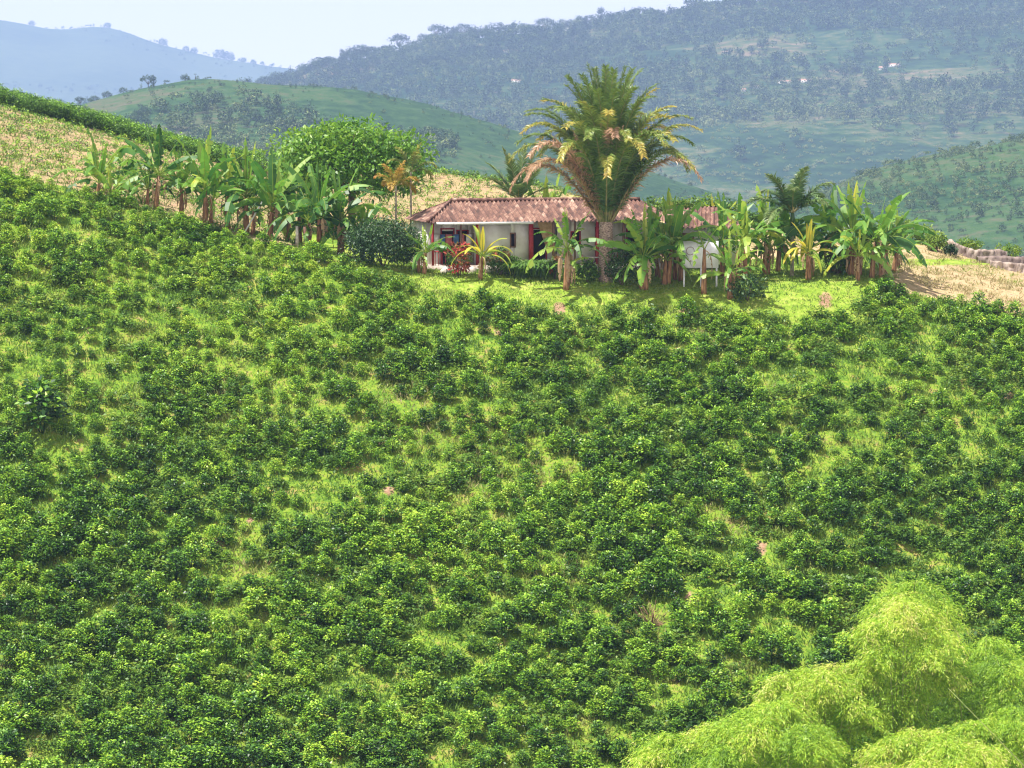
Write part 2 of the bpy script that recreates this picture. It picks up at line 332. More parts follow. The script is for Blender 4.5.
def build_ground_grid():
    cu = np.array([(c[0] - 512) / F for c in COLS])
    Zc = np.array([np.interp(GY, [a[0] for a in c[1]], [a[1] for a in c[1]]) for c in COLS])
    Zc = np.array([np.convolve(np.pad(z, 4, mode='edge'), np.ones(9) / 9, 'valid') for z in Zc])
    # smooth interpolation across columns
    Z = np.zeros((len(GY), len(GU)))
    for i in range(len(GY)): Z[i] = np.interp(GU, cu, Zc[:, i])
    k = np.hanning(23); k /= k.sum()
    Z = np.array([np.convolve(np.pad(r, 11, mode='edge'), k, 'valid') for r in Z])
    return Z
GZ = build_ground_grid()
YY, UU = np.meshgrid(GY, GU, indexing='ij')
XX = UU * np.maximum(YY, 60)
nearm = np.clip((YY - 100) / 20, 0, 1) * np.clip((300 - YY) / 40, 0, 1)
flat = np.exp(-((YY - 184) / 7) ** 2) * (UU > (400 - 512) / F) * (UU < (900 - 512) / F)
GZ = GZ + nearm * (1 - .8 * flat) * ((fbm(XX, YY, 9, 1) - .5) * 1.0 + (fbm(XX, YY, 1.6, 5, 3) - .5) * .38)
def gz(x, y):
    x = np.asarray(x, float); y = np.asarray(y, float)
    u = x / np.maximum(y, 60)
    fi = np.interp(y, GY, np.arange(len(GY))); fj = np.interp(u, GU, np.arange(len(GU)))
    i = np.clip(fi.astype(int), 0, len(GY) - 2); j = np.clip(fj.astype(int), 0, len(GU) - 2); a = fi - i; b = fj - j
    return (GZ[i, j] * (1 - b) + GZ[i, j + 1] * b) * (1 - a) + (GZ[i + 1, j] * (1 - b) + GZ[i + 1, j + 1] * b) * a
def G(px, py, y0=120, y1=255):
    """the ground point seen at pixel (px, py)"""
    ys = np.arange(y0, y1, .1); du = (384 - py) / F; yd = CP + du * SP
    xs = (px - 512) / F * ys / yd; zs = (-SP + du * CP) / yd * ys
    h = gz(xs, ys) >= zs
    i = int(np.argmax(h)) if h.any() else int(np.argmin(np.abs(gz(xs, ys) - zs)))
    return Vector((xs[i], ys[i], gz(xs[i], ys[i])))
def GYp(px, Y):
    """ground point in the column px at distance Y"""
    x = (px - 512) / F * Y
    return Vector((x, Y, float(gz(x, Y))))
edgeY = lambda px: np.interp(px, [-500, 0, 100, 200, 300, 430, 540, 640, 720, 800, 850, 880, 940, 1024, 1500], [192, 185, 183, 181, 177.6, 173.8, 172.4, 172.2, 172.6, 171.8, 172.8, 177, 177, 176, 172])

PXg = UU * F + 512
soil_spots = [(389, 492, 9), (660, 625, 9), (690, 595, 7), (825, 300, 10), (560, 308, 10), (685, 312, 9), (215, 545, 7), (270, 560, 6), (330, 590, 7), (760, 548, 12), (178, 197, 10), (500, 330, 7), (455, 350, 6), (1010, 550, 7), (250, 520, 6), (620, 430, 8), (380, 440, 8), (920, 410, 8), (1010, 395, 7), (90, 330, 6)]
clear_spots = [(180, 197, 24, 12), (130, 340, 26, 25), (70, 235, 24, 12), (240, 300, 34, 14), (150, 258, 26, 10), (400, 395, 40, 16), (350, 480, 36, 20), (270, 570, 45, 18), (40, 755, 45, 20), (385, 490, 22, 14), (520, 405, 45, 14), (640, 415, 45, 18), (755, 548, 45, 20), (825, 545, 35, 14), (790, 385, 26, 22), (862, 330, 14, 40), (600, 302, 30, 10), (560, 318, 26, 12), (690, 595, 18, 12), (660, 625, 20, 15), (330, 590, 25, 12), (470, 300, 30, 10), (425, 305, 24, 9), (800, 300, 22, 14), (150, 520, 12, 40), (135, 400, 12, 30), (700, 330, 14, 16), (960, 480, 24, 20), (870, 440, 18, 24), (250, 360, 30, 20), (330, 410, 26, 14), (200, 445, 26, 20), (560, 470, 30, 14), (480, 350, 30, 12), (960, 380, 20, 16), (730, 450, 26, 14), (30, 380, 20, 14), (60, 300, 26, 12), (310, 330, 26, 12), (580, 360, 24, 12), (820, 480, 22, 18), (900, 560, 24, 16)]
gx, gy_ = proj(XX, np.maximum(YY, 60), GZ)
e = edgeY(PXg)
dry = ((YY > e + 1.0) & ((PXg < 300) | (PXg > 862))).astype(float)
dry = np.maximum(dry, ((YY > 197) & (PXg < 880)).astype(float))
dry *= (YY < 262)
lawn = ((YY > e - 1.5) & (YY < 197) & (PXg > 395) & (PXg < 890)).astype(float) * .9
lawn = np.maximum(lawn, ((YY > 181) & (PXg > 285) & (PXg <= 395) & (YY < 200)) * .6)
lawn = np.maximum(lawn, np.exp(-((gy_ - 262) / 5) ** 2) * (PXg > 905) * (YY > 180) * .75)
lawn = np.maximum(lawn, ((YY > 203) & (YY < 230) & (PXg > 900) & (PXg < 960)) * .6)
lawn = np.maximum(lawn, .44 * dry * (PXg < 560))
lawn = np.maximum(lawn, ((YY > 228) & (YY < 262) & (PXg > 300)) * .45)
soil = np.zeros_like(YY)
for (a, b, r) in soil_spots: soil = np.maximum(soil, np.exp(-((gx - a) / r) ** 2 - ((gy_ - b) / r) ** 2) * (YY < 190) * .74)
soil = np.maximum(soil, .47 * dry * (PXg < 560))
rr, cc_ = GZ.shape
idx = np.arange(rr * cc_).reshape(rr, cc_)
Qg = np.stack([idx[:-1, :-1], idx[:-1, 1:], idx[1:, 1:], idx[1:, :-1]], -1).reshape(-1, 4)
tag(link('ground', make_mesh('ground', np.stack([XX, YY, GZ], -1), Qg, mats=[M['ground']], smooth=True, attrs={'dry': dry.ravel(), 'lawn': lawn.ravel(), 'soil': soil.ravel()})), kind='structure')

# ------------------------------------------------------------------ the far hills
HILLS = {}
KH = 2.2
def hill(name, mat, cols, ylist, amp, ns, seed, step=8, KH=KH):
    """cols: (px, [(Y, row), ...]); every column runs front foot -> ridge -> back"""
    px = np.arange(cols[0][0], cols[-1][0] + 1, step); U = (px - 512) / F
    Y = np.array(ylist, float) * KH; amp = amp * KH; ns = ns * KH; cols = [(p, [(a * KH, b) for a, b in c]) for p, c in cols]
    cu = [c[0] for c in cols]
    Zc = np.array([np.interp(Y, [a[0] for a in c[1]], [zof(a[1], a[0]) if abs(a[1]) < 5000 else -235. for a in c[1]]) for c in cols])
    Z = np.array([np.interp(px, cu, Zc[:, i]) for i in range(len(Y))])
    k = np.hanning(9); k /= k.sum()
    Z = np.array([np.convolve(np.pad(r, 4, mode='edge'), k, 'valid') for r in Z])
    y2, u2 = np.meshgrid(Y, U, indexing='ij'); x2 = u2 * y2
    Z = Z + (fbm(x2, y2, ns, seed, 5) - .5) * amp
    # spurs and gullies
    Z = Z + (np.abs(fbm(x2, y2, ns * .5, seed + 9, 3) - .5)) * -amp * .6
    r, c = Z.shape; ix = np.arange(r * c).reshape(r, c)
    Q = np.stack([ix[:-1, :-1], ix[:-1, 1:], ix[1:, 1:], ix[1:, :-1]], -1).reshape(-1, 4)
    tag(link('hill', make_mesh('hill', np.stack([x2, y2, Z], -1), Q, mats=[mat], smooth=True)), kind='structure')
    def hz(x, y):
        u = np.asarray(x, float) / y; fi = np.interp(y, Y, np.arange(r)); fj = np.interp(u, U, np.arange(c))
        i = np.clip(fi.astype(int), 0, r - 2); j = np.clip(fj.astype(int), 0, c - 2); a = fi - i; b = fj - j
        return (Z[i, j] * (1 - b) + Z[i, j + 1] * b) * (1 - a) + (Z[i + 1, j] * (1 - b) + Z[i + 1, j + 1] * b) * a
    HILLS[name] = (hz, Y, px); return hz
B = 9999
ridge_big = [(-500, 120), (60, 112), (150, 104), (270, 84), (340, 62), (400, 50), (430, 34), (560, 30), (680, 18), (760, 8), (900, -2), (1024, -10), (1700, -40)]
cols = [(p, [(1000, B), (1150, 300 if p > 0 else 300), (1400, r + (300 - r) * .62), (1800, r + (300 - r) * .27), (2200, r), (2300, r + 2), (2700, B)]) for p, r in ridge_big]
hill('big', M['hill_big'], cols, np.concatenate([np.arange(1000, 2320, 16), np.arange(2320, 2720, 50)]), 26, 260, 3, 6)
ridge_gr = [(-300, 130), (60, 112), (85, 101), (140, 88), (200, 80), (260, 82), (330, 88), (420, 105), (520, 135), (640, 170), (760, 210), (860, 260), (1000, 300)]
cols = [(p, [(560, B), (640, 300), (760, r + (300 - r) * .45), (900, r), (930, r + 1), (1060, B)]) for p, r in ridge_gr]
hill('green', M['hill_green'], cols, np.concatenate([np.arange(560, 960, 7), np.arange(960, 1070, 20)]), 7, 120, 11, 6)
ridge_sp = [(560, 400), (660, 300), (720, 244), (760, 214), (800, 200), (865, 170), (930, 158), (1024, 138), (1200, 110), (1700, 60)]
cols = [(p, [(420, B), (480, 330), (600, r + (330 - r) * .5), (720, r), (745, r + 1), (850, B)]) for p, r in ridge_sp]
hill('spur', M['hill_green'], cols, np.concatenate([np.arange(420, 760, 6), np.arange(760, 860, 20)]), 6, 90, 21, 6)
ridge_fl = [(-600, -40), (-100, 8), (0, 15), (60, 26), (115, 25), (150, 40), (200, 52), (270, 64), (330, 74), (440, 90), (600, 110), (1100, 125)]
cols = [(p, [(2900, B), (3100, 200), (3500, r + (200 - r) * .4), (4000, r), (4080, r + 1), (4500, B)]) for p, r in ridge_fl]
hill('far', M['hill_far'], cols, np.arange(2900, 4520, 35), 30, 500, 31, 8, KH=KH * 1.45)
vx = np.linspace(-6200, 6200, 60); vy = np.linspace(420, 14300, 60); a_, b_ = np.meshgrid(vx, vy)
iv = np.arange(3600).reshape(60, 60)
tag(link('valley', make_mesh('valley', np.stack([a_, b_, -222 + 12 * (fbm(a_, b_, 400, 2) - .5)], -1), np.stack([iv[:-1, :-1], iv[:-1, 1:], iv[1:, 1:], iv[1:, :-1]], -1).reshape(-1, 4), mats=[M['valley']], smooth=True)), kind='structure')

def hill_point(name, px, py):
    """(x,y,z) where the ray of that pixel meets the hill"""
    hz, Y, _ = HILLS[name]
    ys = np.arange(Y[0], Y[-1], 2.5); du = (384 - py) / F; yd = CP + du * SP
    xs = (px - 512) / F * ys / yd; zs = (-SP + du * CP) / yd * ys; g = hz(xs, ys)
    h = g >= zs; i = int(np.argmax(h)) if h.any() else int(np.argmax(g / ys))
    return Vector((xs[i], ys[i], float(g[i])))
def ridge_point(name, px):
    hz, Y, _ = HILLS[name]; ys = np.arange(Y[0], Y[-1], 3.); xs = (px - 512) / F * ys; g = hz(xs, ys); i = int(np.argmax(g / ys))
    return Vector((xs[i], ys[i], float(g[i])))

# ------------------------------------------------------------------ haze
hb = MB(); hb.box(-6300, 6300, -130, 14700, -262, 800)
hm, hn = new_mat('haze_air'); pv = hn.nodes.new('ShaderNodeVolumePrincipled'); ho = hn.nodes.new('ShaderNodeOutputMaterial')
pv.inputs['Color'].default_value = (.35, .48, .85, 1); pv.inputs['Density'].default_value = .000115; pv.inputs['Anisotropy'].default_value = 0.0
hn.links.new(pv.outputs[0], ho.inputs['Volume'])
tag(hb.build('haze', [hm]), kind='stuff')

# ------------------------------------------------------------------ coffee bushes
def coffee_variant(seed, H=1.4, R=.72, nb=15, per=38, crad=.25):
    """a mound of leafy shoots: each shoot end is a rosette of glossy leaves"""
    r = np.random.RandomState(seed); m = MB()
    k = np.arange(nb); zf = 1 - (k + .4) / nb * .95; az = k * 2.39996 + r.rand(nb) * .9
    rad = R * np.sqrt(np.clip(1 - zf ** 2.2, .01, 1)) * (.72 + .42 * r.rand(nb))
    ez = H * (.20 + .78 * zf) * (.90 + .16 * r.rand(nb))
    E = np.stack([np.cos(az) * rad, np.sin(az) * rad, ez], 1)
    cs = crad * (.75 + .55 * r.rand(nb))
    d = unit(r.normal(0, 1, (nb, per, 3)) + np.array([0, 0, .75])); f = .25 + .75 * r.rand(nb, per, 1)
    P = E[:, None] + d * f * cs[:, None, None] * np.array([1.1, 1.1, .75])
    D = d + r.normal(0, .35, (nb, per, 3)); D[..., 2] = D[..., 2] * .45 - .12
    N = d * .75 + np.array([0, 0, .75]) + r.normal(0, .2, (nb, per, 3))
    young = (d[..., 2] > .38) * (r.rand(nb, per) < .75)  # young flush on up-facing leaves, also painting sunlit tops over darker undersides
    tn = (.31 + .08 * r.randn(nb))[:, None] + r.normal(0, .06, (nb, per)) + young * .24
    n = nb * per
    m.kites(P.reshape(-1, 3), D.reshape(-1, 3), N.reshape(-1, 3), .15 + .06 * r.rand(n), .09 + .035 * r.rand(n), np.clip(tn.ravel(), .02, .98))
    for i in range(3): m.tube([[0, 0, -.15], E[i * 4 % nb] * [.5, .5, .5], E[i * 4 % nb] * .92], [.03, .02, .01], 4, .0)
    return m
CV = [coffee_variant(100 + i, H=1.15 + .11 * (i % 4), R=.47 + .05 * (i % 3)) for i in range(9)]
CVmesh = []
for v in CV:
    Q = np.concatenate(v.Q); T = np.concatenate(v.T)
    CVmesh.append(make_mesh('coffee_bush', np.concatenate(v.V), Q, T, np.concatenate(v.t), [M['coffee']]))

rg = np.random.RandomState(5)
pts = []
sp_, th = 1.20, math.radians(-14)
for i in range(-90, 90):
    for j in range(-60, 60):
        a = i * 1.04 + (j % 2) * .5 + rg.normal(0, .11); b = j * sp_ + rg.normal(0, .09)
        x = a * math.cos(th) - b * math.sin(th); y = 155 + a * math.sin(th) + b * math.cos(th)
        pts.append((x, y))
pts = np.array(pts)
zz = gz(pts[:, 0], pts[:, 1]); ppx, ppy = proj(pts[:, 0], pts[:, 1], zz)
u_ = pts[:, 0] / pts[:, 1] * F + 512
keep = (pts[:, 1] > 121) & (pts[:, 1] < edgeY(u_)) & (u_ > -230) & (u_ < 1250)
keep &= ~((ppy < 300) & (ppx > 775) & (ppx < 868)) | (rg.rand(len(pts)) < .25)
dens = fbm(pts[:, 0], pts[:, 1], 7, 40, 3)
for (a, b, w, h) in clear_spots:
    q = np.exp(-((ppx - a) / w) ** 2 - ((ppy + 0 - b) / h) ** 2); keep &= ~(q * (.3 + .8 * rg.rand(len(pts))) > .42)
thin = np.clip(.62 - dens, 0, 1) * 0 + (dens > .62) * .3 + .05
keep &= rg.rand(len(pts)) > thin
cpts = pts[keep]; cz = zz[keep]; cpx = ppx[keep]; cpy = ppy[keep]
nC = len(cpts)
sc = np.clip(.92 + .15 * rg.randn(nC) - .35 * np.clip(fbm(cpts[:, 0], cpts[:, 1], 6, 60, 2) - .5, -.4, .6), .5, 1.3)
sc *= np.interp(cpy, [200, 768], [.78, .90]) * (1 - .14 * np.exp(-((cpx - 200) / 260) ** 2 - ((cpy - 340) / 130) ** 2))
sc[(dens[keep] > .57)] *= .85
rz = rg.rand(nC) * 6.28; vi = rg.randint(0, len(CV), nC)
btint = rg.normal(0, .09, nC) + (fbm(cpts[:, 0], cpts[:, 1], 10, 70, 2) - .5) * .35 - .03 + np.interp(cpy, [180, 450], [.12, 0]) + .08 * np.exp(-((cpx - 120) / 220) ** 2 - ((cpy - 320) / 120) ** 2)
infr = (cpx > 4) & (cpx < 1020) & (cpy < 775) & (cpy > 100)
bam = (cpx > 640) & (cpy > 690) | (cpx > 850) & (cpy > 590)         # behind the bamboo
score = np.where(infr & ~bam, sc * 2904 / cpts[:, 1], 0)
big_dark = int(np.argmin((cpx - 35) ** 2 + (cpy - 428) ** 2))
score[big_dark] = 999; sc[big_dark] = 2.3; btint[big_dark] = -.24; vi[big_dark] = 0
pale = int(np.argmin((cpx - 95) ** 2 + (cpy - 700) ** 2))
order = np.argsort(-score)[:300]; single = np.zeros(nC, bool); single[order] = True
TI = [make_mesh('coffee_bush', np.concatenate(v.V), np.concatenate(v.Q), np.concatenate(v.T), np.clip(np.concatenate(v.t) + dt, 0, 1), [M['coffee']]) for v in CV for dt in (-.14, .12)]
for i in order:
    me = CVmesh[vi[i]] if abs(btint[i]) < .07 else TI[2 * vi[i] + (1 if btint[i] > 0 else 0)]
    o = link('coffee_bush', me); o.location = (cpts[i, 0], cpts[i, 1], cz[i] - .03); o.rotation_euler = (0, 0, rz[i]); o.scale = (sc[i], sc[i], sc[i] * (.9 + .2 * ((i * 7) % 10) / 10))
    if i == big_dark: tag(o, 'biggest and darkest coffee bush, alone in a pale green patch near the left edge', 'coffee bush', 'coffee bushes on the hillside')
    else: tag(o, 'rounded glossy green coffee bush in the dense planting on the lower slope', 'coffee bush', 'coffee bushes on the lower slope')

def bake(variants, P, S, RZ, VI, TT, sz=None):
    Vs, Qs, Ts = [], [], []; n = 0
    for k, v in enumerate(variants):
        V, Q, t = np.concatenate(v.V), np.concatenate(v.Q), np.concatenate(v.t)
        s = np.where(VI == k)[0]
        if not len(s): continue
        c, d = np.cos(RZ[s])[:, None], np.sin(RZ[s])[:, None]
        x = (V[None, :, 0] * c - V[None, :, 1] * d) * S[s][:, None] + P[s, 0][:, None]
        y = (V[None, :, 0] * d + V[None, :, 1] * c) * S[s][:, None] + P[s, 1][:, None]
        z = V[None, :, 2] * (S[s] if sz is None else sz[s])[:, None] + P[s, 2][:, None]
        Vs.append(np.stack([x, y, z], -1).reshape(-1, 3)); Qs.append((Q[None] + (np.arange(len(s)) * len(V))[:, None, None] + n).reshape(-1, 4))
        Ts.append(np.clip(t[None] + TT[s][:, None], .0, 1).ravel()); n += len(s) * len(V)
    return np.concatenate(Vs), np.concatenate(Qs), np.concatenate(Ts)
r_ = ~single
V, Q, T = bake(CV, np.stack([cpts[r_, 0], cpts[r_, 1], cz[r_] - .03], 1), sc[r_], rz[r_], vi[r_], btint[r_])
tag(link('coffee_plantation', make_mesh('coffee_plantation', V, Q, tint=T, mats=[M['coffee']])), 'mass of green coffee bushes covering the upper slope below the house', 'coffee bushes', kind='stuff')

# dark coffee belt on the skyline at the left
CL = [coffee_variant(300 + i, nb=11, per=16, R=.8, H=1.5, crad=.36) for i in range(4)]
bp = []
for px in np.arange(-250, 262, 2.3):
    for row in range(8):
        Yr = np.interp(px, [-250, 0, 100, 200, 260], [236, 231, 229, 226, 222]) + row * 2.1
        q = GYp(px + rg.normal(0, 2.2), Yr + rg.normal(0, .3)); bp.append(q[:])
bp = np.array(bp); nb_ = len(bp)
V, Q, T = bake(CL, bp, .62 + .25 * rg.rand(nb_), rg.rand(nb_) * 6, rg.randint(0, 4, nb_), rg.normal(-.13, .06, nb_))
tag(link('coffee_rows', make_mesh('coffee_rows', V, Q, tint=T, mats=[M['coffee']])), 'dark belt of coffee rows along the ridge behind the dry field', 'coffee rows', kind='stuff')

# ------------------------------------------------------------------ grass and weeds
def tufts(name, P, blades, L, Wd, mat, tint, seed, spread=.18, up=1.0):
    r = np.random.RandomState(seed); n = len(P) * blades; m = MB()
    base = np.repeat(P, blades, 0) + np.concatenate([r.normal(0, spread, (n, 2)), np.zeros((n, 1))], 1)
    D = r.normal(0, .55, (n, 3)); D[:, 2] = up * (.5 + r.rand(n))
    Nn = r.normal(0, 1, (n, 3)); Nn[:, 1] -= 1
    t = np.repeat(tint, blades) + r.normal(0, .08, n)
    m.kites(base, D, Nn, L * (.5 + r.rand(n)), Wd * (.6 + .8 * r.rand(n)), np.clip(t, 0, 1), 0)
    return m.build(name, [mat])
n = 34000
gyv = 121 + (188 - 121) * rg.rand(n); gp = -60 + 1150 * rg.rand(n); gxv = (gp - 512) / F * gyv
k = gyv < edgeY(gp) + 1
gxv, gyv = gxv[k], gyv[k]; gzv = gz(gxv, gyv)
tn = .32 + 1.1 * (fbm(gxv, gyv, 4, 80, 3) - .35)
a, b = proj(gxv, gyv, gzv)
sp = np.zeros(len(a))
for (c, d, r) in soil_spots: sp = np.maximum(sp, np.exp(-((a - c) / (r + 1)) ** 2 - ((b - d) / (r + 1)) ** 2))
k = sp < .5
tag(tufts('weeds', np.stack([gxv, gyv, gzv - .02], 1)[k], 9, .30, .06, M['grass'], tn[k], 3, .25), 'pale green grass and weeds between the coffee bushes', 'grass', kind='stuff')
n = 7000
gyv = 172 + 25 * rg.rand(n); gp = 390 + 510 * rg.rand(n); gxv = (gp - 512) / F * gyv; k = gyv > edgeY(gp) - 3; gxv, gyv = gxv[k], gyv[k]
tag(tufts('lawn_grass', np.stack([gxv, gyv, gz(gxv, gyv) - .02], 1), 8, .15, .05, M['grass'], .45 + .35 * fbm(gxv, gyv, 3, 81, 3) - .1, 4, .2), 'bright short grass on the lawn in front of the house', 'grass', kind='stuff')
n = 5200
gyv = 121 + 62 * rg.rand(n); gp = -60 + 1150 * rg.rand(n); gxv = (gp - 512) / F * gyv; k = (gyv < edgeY(gp) + 1) & (fbm(gxv, gyv, 3, 91, 3) > .44); gxv, gyv = gxv[k], gyv[k]; n = len(gxv)
UV = [coffee_variant(500 + i, nb=6, per=14, R=.42, H=.42, crad=.2) for i in range(5)]
V, Q, T = bake(UV, np.stack([gxv, gyv, gz(gxv, gyv) - .03], 1), .6 + .8 * rg.rand(n), rg.rand(n) * 6, rg.randint(0, 5, n), rg.normal(.12, .16, n))
tag(link('undergrowth', make_mesh('undergrowth', V, Q, tint=T, mats=[M['shrub_green']])), 'low leafy weeds in the gaps between the coffee bushes', 'weeds', kind='stuff')
# dry fields: tussocks and seedlings
n = 5500
gyv = 180 + 60 * rg.rand(n) ** 1.2; gp = -60 + 1150 * rg.rand(n); gxv = (gp - 512) / F * gyv
k = (gyv > edgeY(gp) + 2) & ((gp < 300) | (gp > 875) | (gyv > 200)); gxv, gyv = gxv[k], gyv[k]
tag(tufts('dry_tussocks', np.stack([gxv, gyv, gz(gxv, gyv) - .02], 1), 9, .3, .06, M['grass'], np.where(gxv / gyv * F + 512 < 560, .38, .80) + .7 * (fbm(gxv, gyv, 5, 82, 3) - .35), 5, .2, .7), 'dry tussocks and weeds on the bare tan fields', 'grass', kind='stuff')
sv = [coffee_variant(400 + i, nb=4, per=9, R=.25, H=.42, crad=.2) for i in range(3)]
bp = []
for px in np.arange(-60, 290, 6.5):
    for Yr in np.arange(188, 228, 1.9):
        if Yr > np.interp(px, [0, 200], [188, 184]) and rg.rand() < .8: bp.append(GYp(px + rg.normal(0, 1.5), Yr + rg.normal(0, .2))[:])
for px in np.arange(350, 560, 6.5):
    for Yr in np.arange(203, 236, 2.1):
        if rg.rand() < .75: bp.append(GYp(px + rg.normal(0, 1.5), Yr + rg.normal(0, .2))[:])
bp = np.array(bp); nb_ = len(bp)
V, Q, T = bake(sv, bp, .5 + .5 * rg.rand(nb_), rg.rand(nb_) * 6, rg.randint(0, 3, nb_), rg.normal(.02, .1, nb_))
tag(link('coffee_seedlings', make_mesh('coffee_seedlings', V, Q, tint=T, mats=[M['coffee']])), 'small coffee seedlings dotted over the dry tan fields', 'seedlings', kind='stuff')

# ------------------------------------------------------------------ leaf masses
def leaf_blob(m, r, c, rad, n, L, Wd, tint, tv=.12, droop=.25, shell=.55, zs=1.0):
    """leaves spread through the outer part of an uneven ellipsoid"""
    d = unit(r.normal(0, 1, (n, 3))); f = shell + (1 - shell) * r.rand(n, 1) ** .7
    P = np.asarray(c) + d * f * np.asarray(rad)
    D = d * .8 + r.normal(0, .5, (n, 3)); D[:, 2] -= droop
    N = d * .5 + np.array([0, 0, .9]) + r.normal(0, .35, (n, 3))
    m.kites(P, D, N, L * (.7 + .6 * r.rand(n)), Wd * (.7 + .6 * r.rand(n)), np.clip(tint + tv * r.randn(n), 0, 1))
def clumped(m, r, c, rad, nclump, crad, per, L, Wd, tint, tv=.1, ctv=.12, hemi=-.35, shell=.75):
    k = np.arange(nclump) + .5; ph = np.arccos(1 - (1 - hemi) * k / nclump); th = k * 2.39996 + r.rand() * 6
    d = np.stack([np.cos(th) * np.sin(ph), np.sin(th) * np.sin(ph), np.cos(ph)], 1)
    for i in range(nclump):
        f = shell + (1.02 - shell) * r.rand()
        p = np.asarray(c) + d[i] * np.asarray(rad) * f
        s = crad * (.65 + .7 * r.rand())
        leaf_blob(m, r, p, (s, s, s * .75), per, L, Wd, tint + ctv * r.randn(), tv, shell=.35)

def shrub(name, label, cat, px, py, wpx, hpx, mat, Y=None, tint=.45, L=.2, nc=22, per=60, seed=0, group=None, Wd=None, ctv=.12):
    b = G(px, py) if Y is None else GYp(px, Y)
    s = b.y / F; w = wpx * s / 2; h = hpx * s; r = np.random.RandomState(seed + int(px))
    t = thing(name, label, cat, b, 0, group)
    m = MB(); clumped(m, r, (0, 0, h * .5), (w * .82, w * .8, h * .42), nc, min(w, h) * .3, per, L, Wd or L * .45, tint, ctv=ctv, hemi=-.8)
    m.build('foliage', [mat], t)
    q = MB()
    for i in range(3): a = i * 2.1 + r.rand(); q.tube([[0, 0, -.15], [math.cos(a) * w * .25, math.sin(a) * w * .25, h * .35], [math.cos(a) * w * .45, math.sin(a) * w * .4, h * .6]], [.05, .035, .02], 5)
    q.build('stem', [M['bark']], t)
    return t

# ------------------------------------------------------------------ banana plants
def banana_leaf(r, L, Wd, el, az, z0, droop, tint, torn=.5):
    """a paddle leaf: midrib arc with two lobed, torn halves"""
    m = MB(); n = 14; t = np.linspace(0, 1, n)
    pet = .16
    d0 = np.array([math.cos(az) * math.cos(el), math.sin(az) * math.cos(el), math.sin(el)])
    P = [np.array([0, 0, z0]) + d0 * .05]; d = d0.copy()
    for i in range(1, n):
        d = d + np.array([0, 0, -droop / n * (1 + 1.6 * t[i])]); d = d / np.linalg.norm(d); P.append(P[-1] + d * L / (n - 1))
    P = np.array(P); T = unit(np.gradient(P, axis=0)); side = unit(np.cross(T, [0, 0, 1.]) + 1e-6)
    tw = r.normal(0, .35); nrm0 = np.cross(side, T)
    side = side * math.cos(tw) + nrm0 * math.sin(tw); nrm = np.cross(side, T)
    w = Wd * .5 * np.where(t < pet, 0, np.sin(np.clip((t - pet) / (1 - pet), 0, 1) ** .62 * np.pi) ** .55)
    m.tube(P, .028 * (1.15 - t), 4, .75, cap=False)
    for s in (-1, 1):
        i = int(pet * n)
        while i < n - 1:
            ln = r.randint(1, 3) if r.rand() < torn else r.randint(3, 8)
            j = min(n - 1, i + ln); fold = .25 + .5 * r.rand() * torn; sag = r.rand() * torn * 1.15
            a = np.arange(i, j + 1); 
            inner = P[a]; gap = .11 if torn > .2 else 0
            wl = np.maximum(w[a], .02)
            out = P[a] + s * side[a] * wl[:, None] * math.cos(fold) + nrm[a] * (wl * (.32 - sag))[:, None] + T[a] * (wl * .25)[:, None]
            out[:, 2] -= wl * sag * .6
            if len(a) > 1 and gap: out[0] += T[a[0]] * gap * r.rand(); out[-1] -= T[a[-1]] * gap * r.rand()
            k = len(a); V = np.vstack([inner, out]); Q = [[q, q + 1, k + q + 1, k + q] for q in range(k - 1)]
            tt = tint + r.normal(0, .05); m.add(V, Q, tint=np.concatenate([np.full(k, tt + .05), np.full(k, tt)]))
            i = j
    return m
def banana(label, px, py, top, seed, tint=.42, stems=1, nl=8, lean=0, dead=3, stemcol=True, Y=None, spread=1.0, group='banana plants round the farmhouse', torn=.85, stemf=.42):
    b = G(px, py) if Y is None else GYp(px, Y)
    if Y is not None: py = proj(*b)[1]
    H = (py - top) * b.y / F; r = np.random.RandomState(seed)
    t = thing('banana_plant', label, 'banana plant', b, 0, group)
    for sI in range(stems):
        off = np.array([0, 0, 0.]) if sI == 0 else np.array([r.uniform(-.7, .7), r.uniform(-.3, .5), 0])
        hs = H * (1 if sI == 0 else r.uniform(.6, .85)); sh = hs * stemf
        ln = lean + r.normal(0, .06)
        m = MB(); zc = np.linspace(-.2, sh, 6); xs_ = off[0] + ln * zc
        m.tube(np.stack([xs_, np.full(6, off[1]), zc], 1), np.array([.17, .15, .14, .12, .1, .07]) * min(1.15, hs / 4.5 + .25), 9)
        m.build('pseudostem', [M['banana_stem']], t, smooth=True)
        tip = np.array([off[0] + ln * sh, off[1], 0])
        N_ = nl + 6 if sI == 0 and nl > 5 else nl + 1; a0 = r.rand() * 6
        for i in range(N_):
            f = i / max(1, N_ - 1)                                  # 0 = youngest, upright
            el = math.radians(85 - 58 * f ** .9 + r.normal(0, 7)); L = (hs - sh) * (1.0 + .08 * r.randn() + .30 * min(1, f * 2))
            lf = banana_leaf(r, max(.9, L), max(.26, .165 * L) * (.8 + .35 * r.rand()) * (.7 if i == 0 else 1), el, a0 + i * 2.4 + r.normal(0, .3), sh - .08, (.30 + 1.25 * f) * spread, min(tint + .04 + r.normal(0, .11) - .10 * f, .80 if tint < .8 else 1) + (.12 if i == 0 else 0), torn)
            o = lf.build('leaf', [M['banana']], t); o.location = tip
        for i in range(dead if sI == 0 else 1):
            lf = banana_leaf(r, sh * (.6 + .35 * r.rand()), .3, math.radians(r.uniform(-20, 20)), r.rand() * 6.28, sh - .1, 5.0, r.uniform(.2, .9), .9)
            o = lf.build('dead_leaf', [M['banana_dead']], t); o.location = tip
    return t

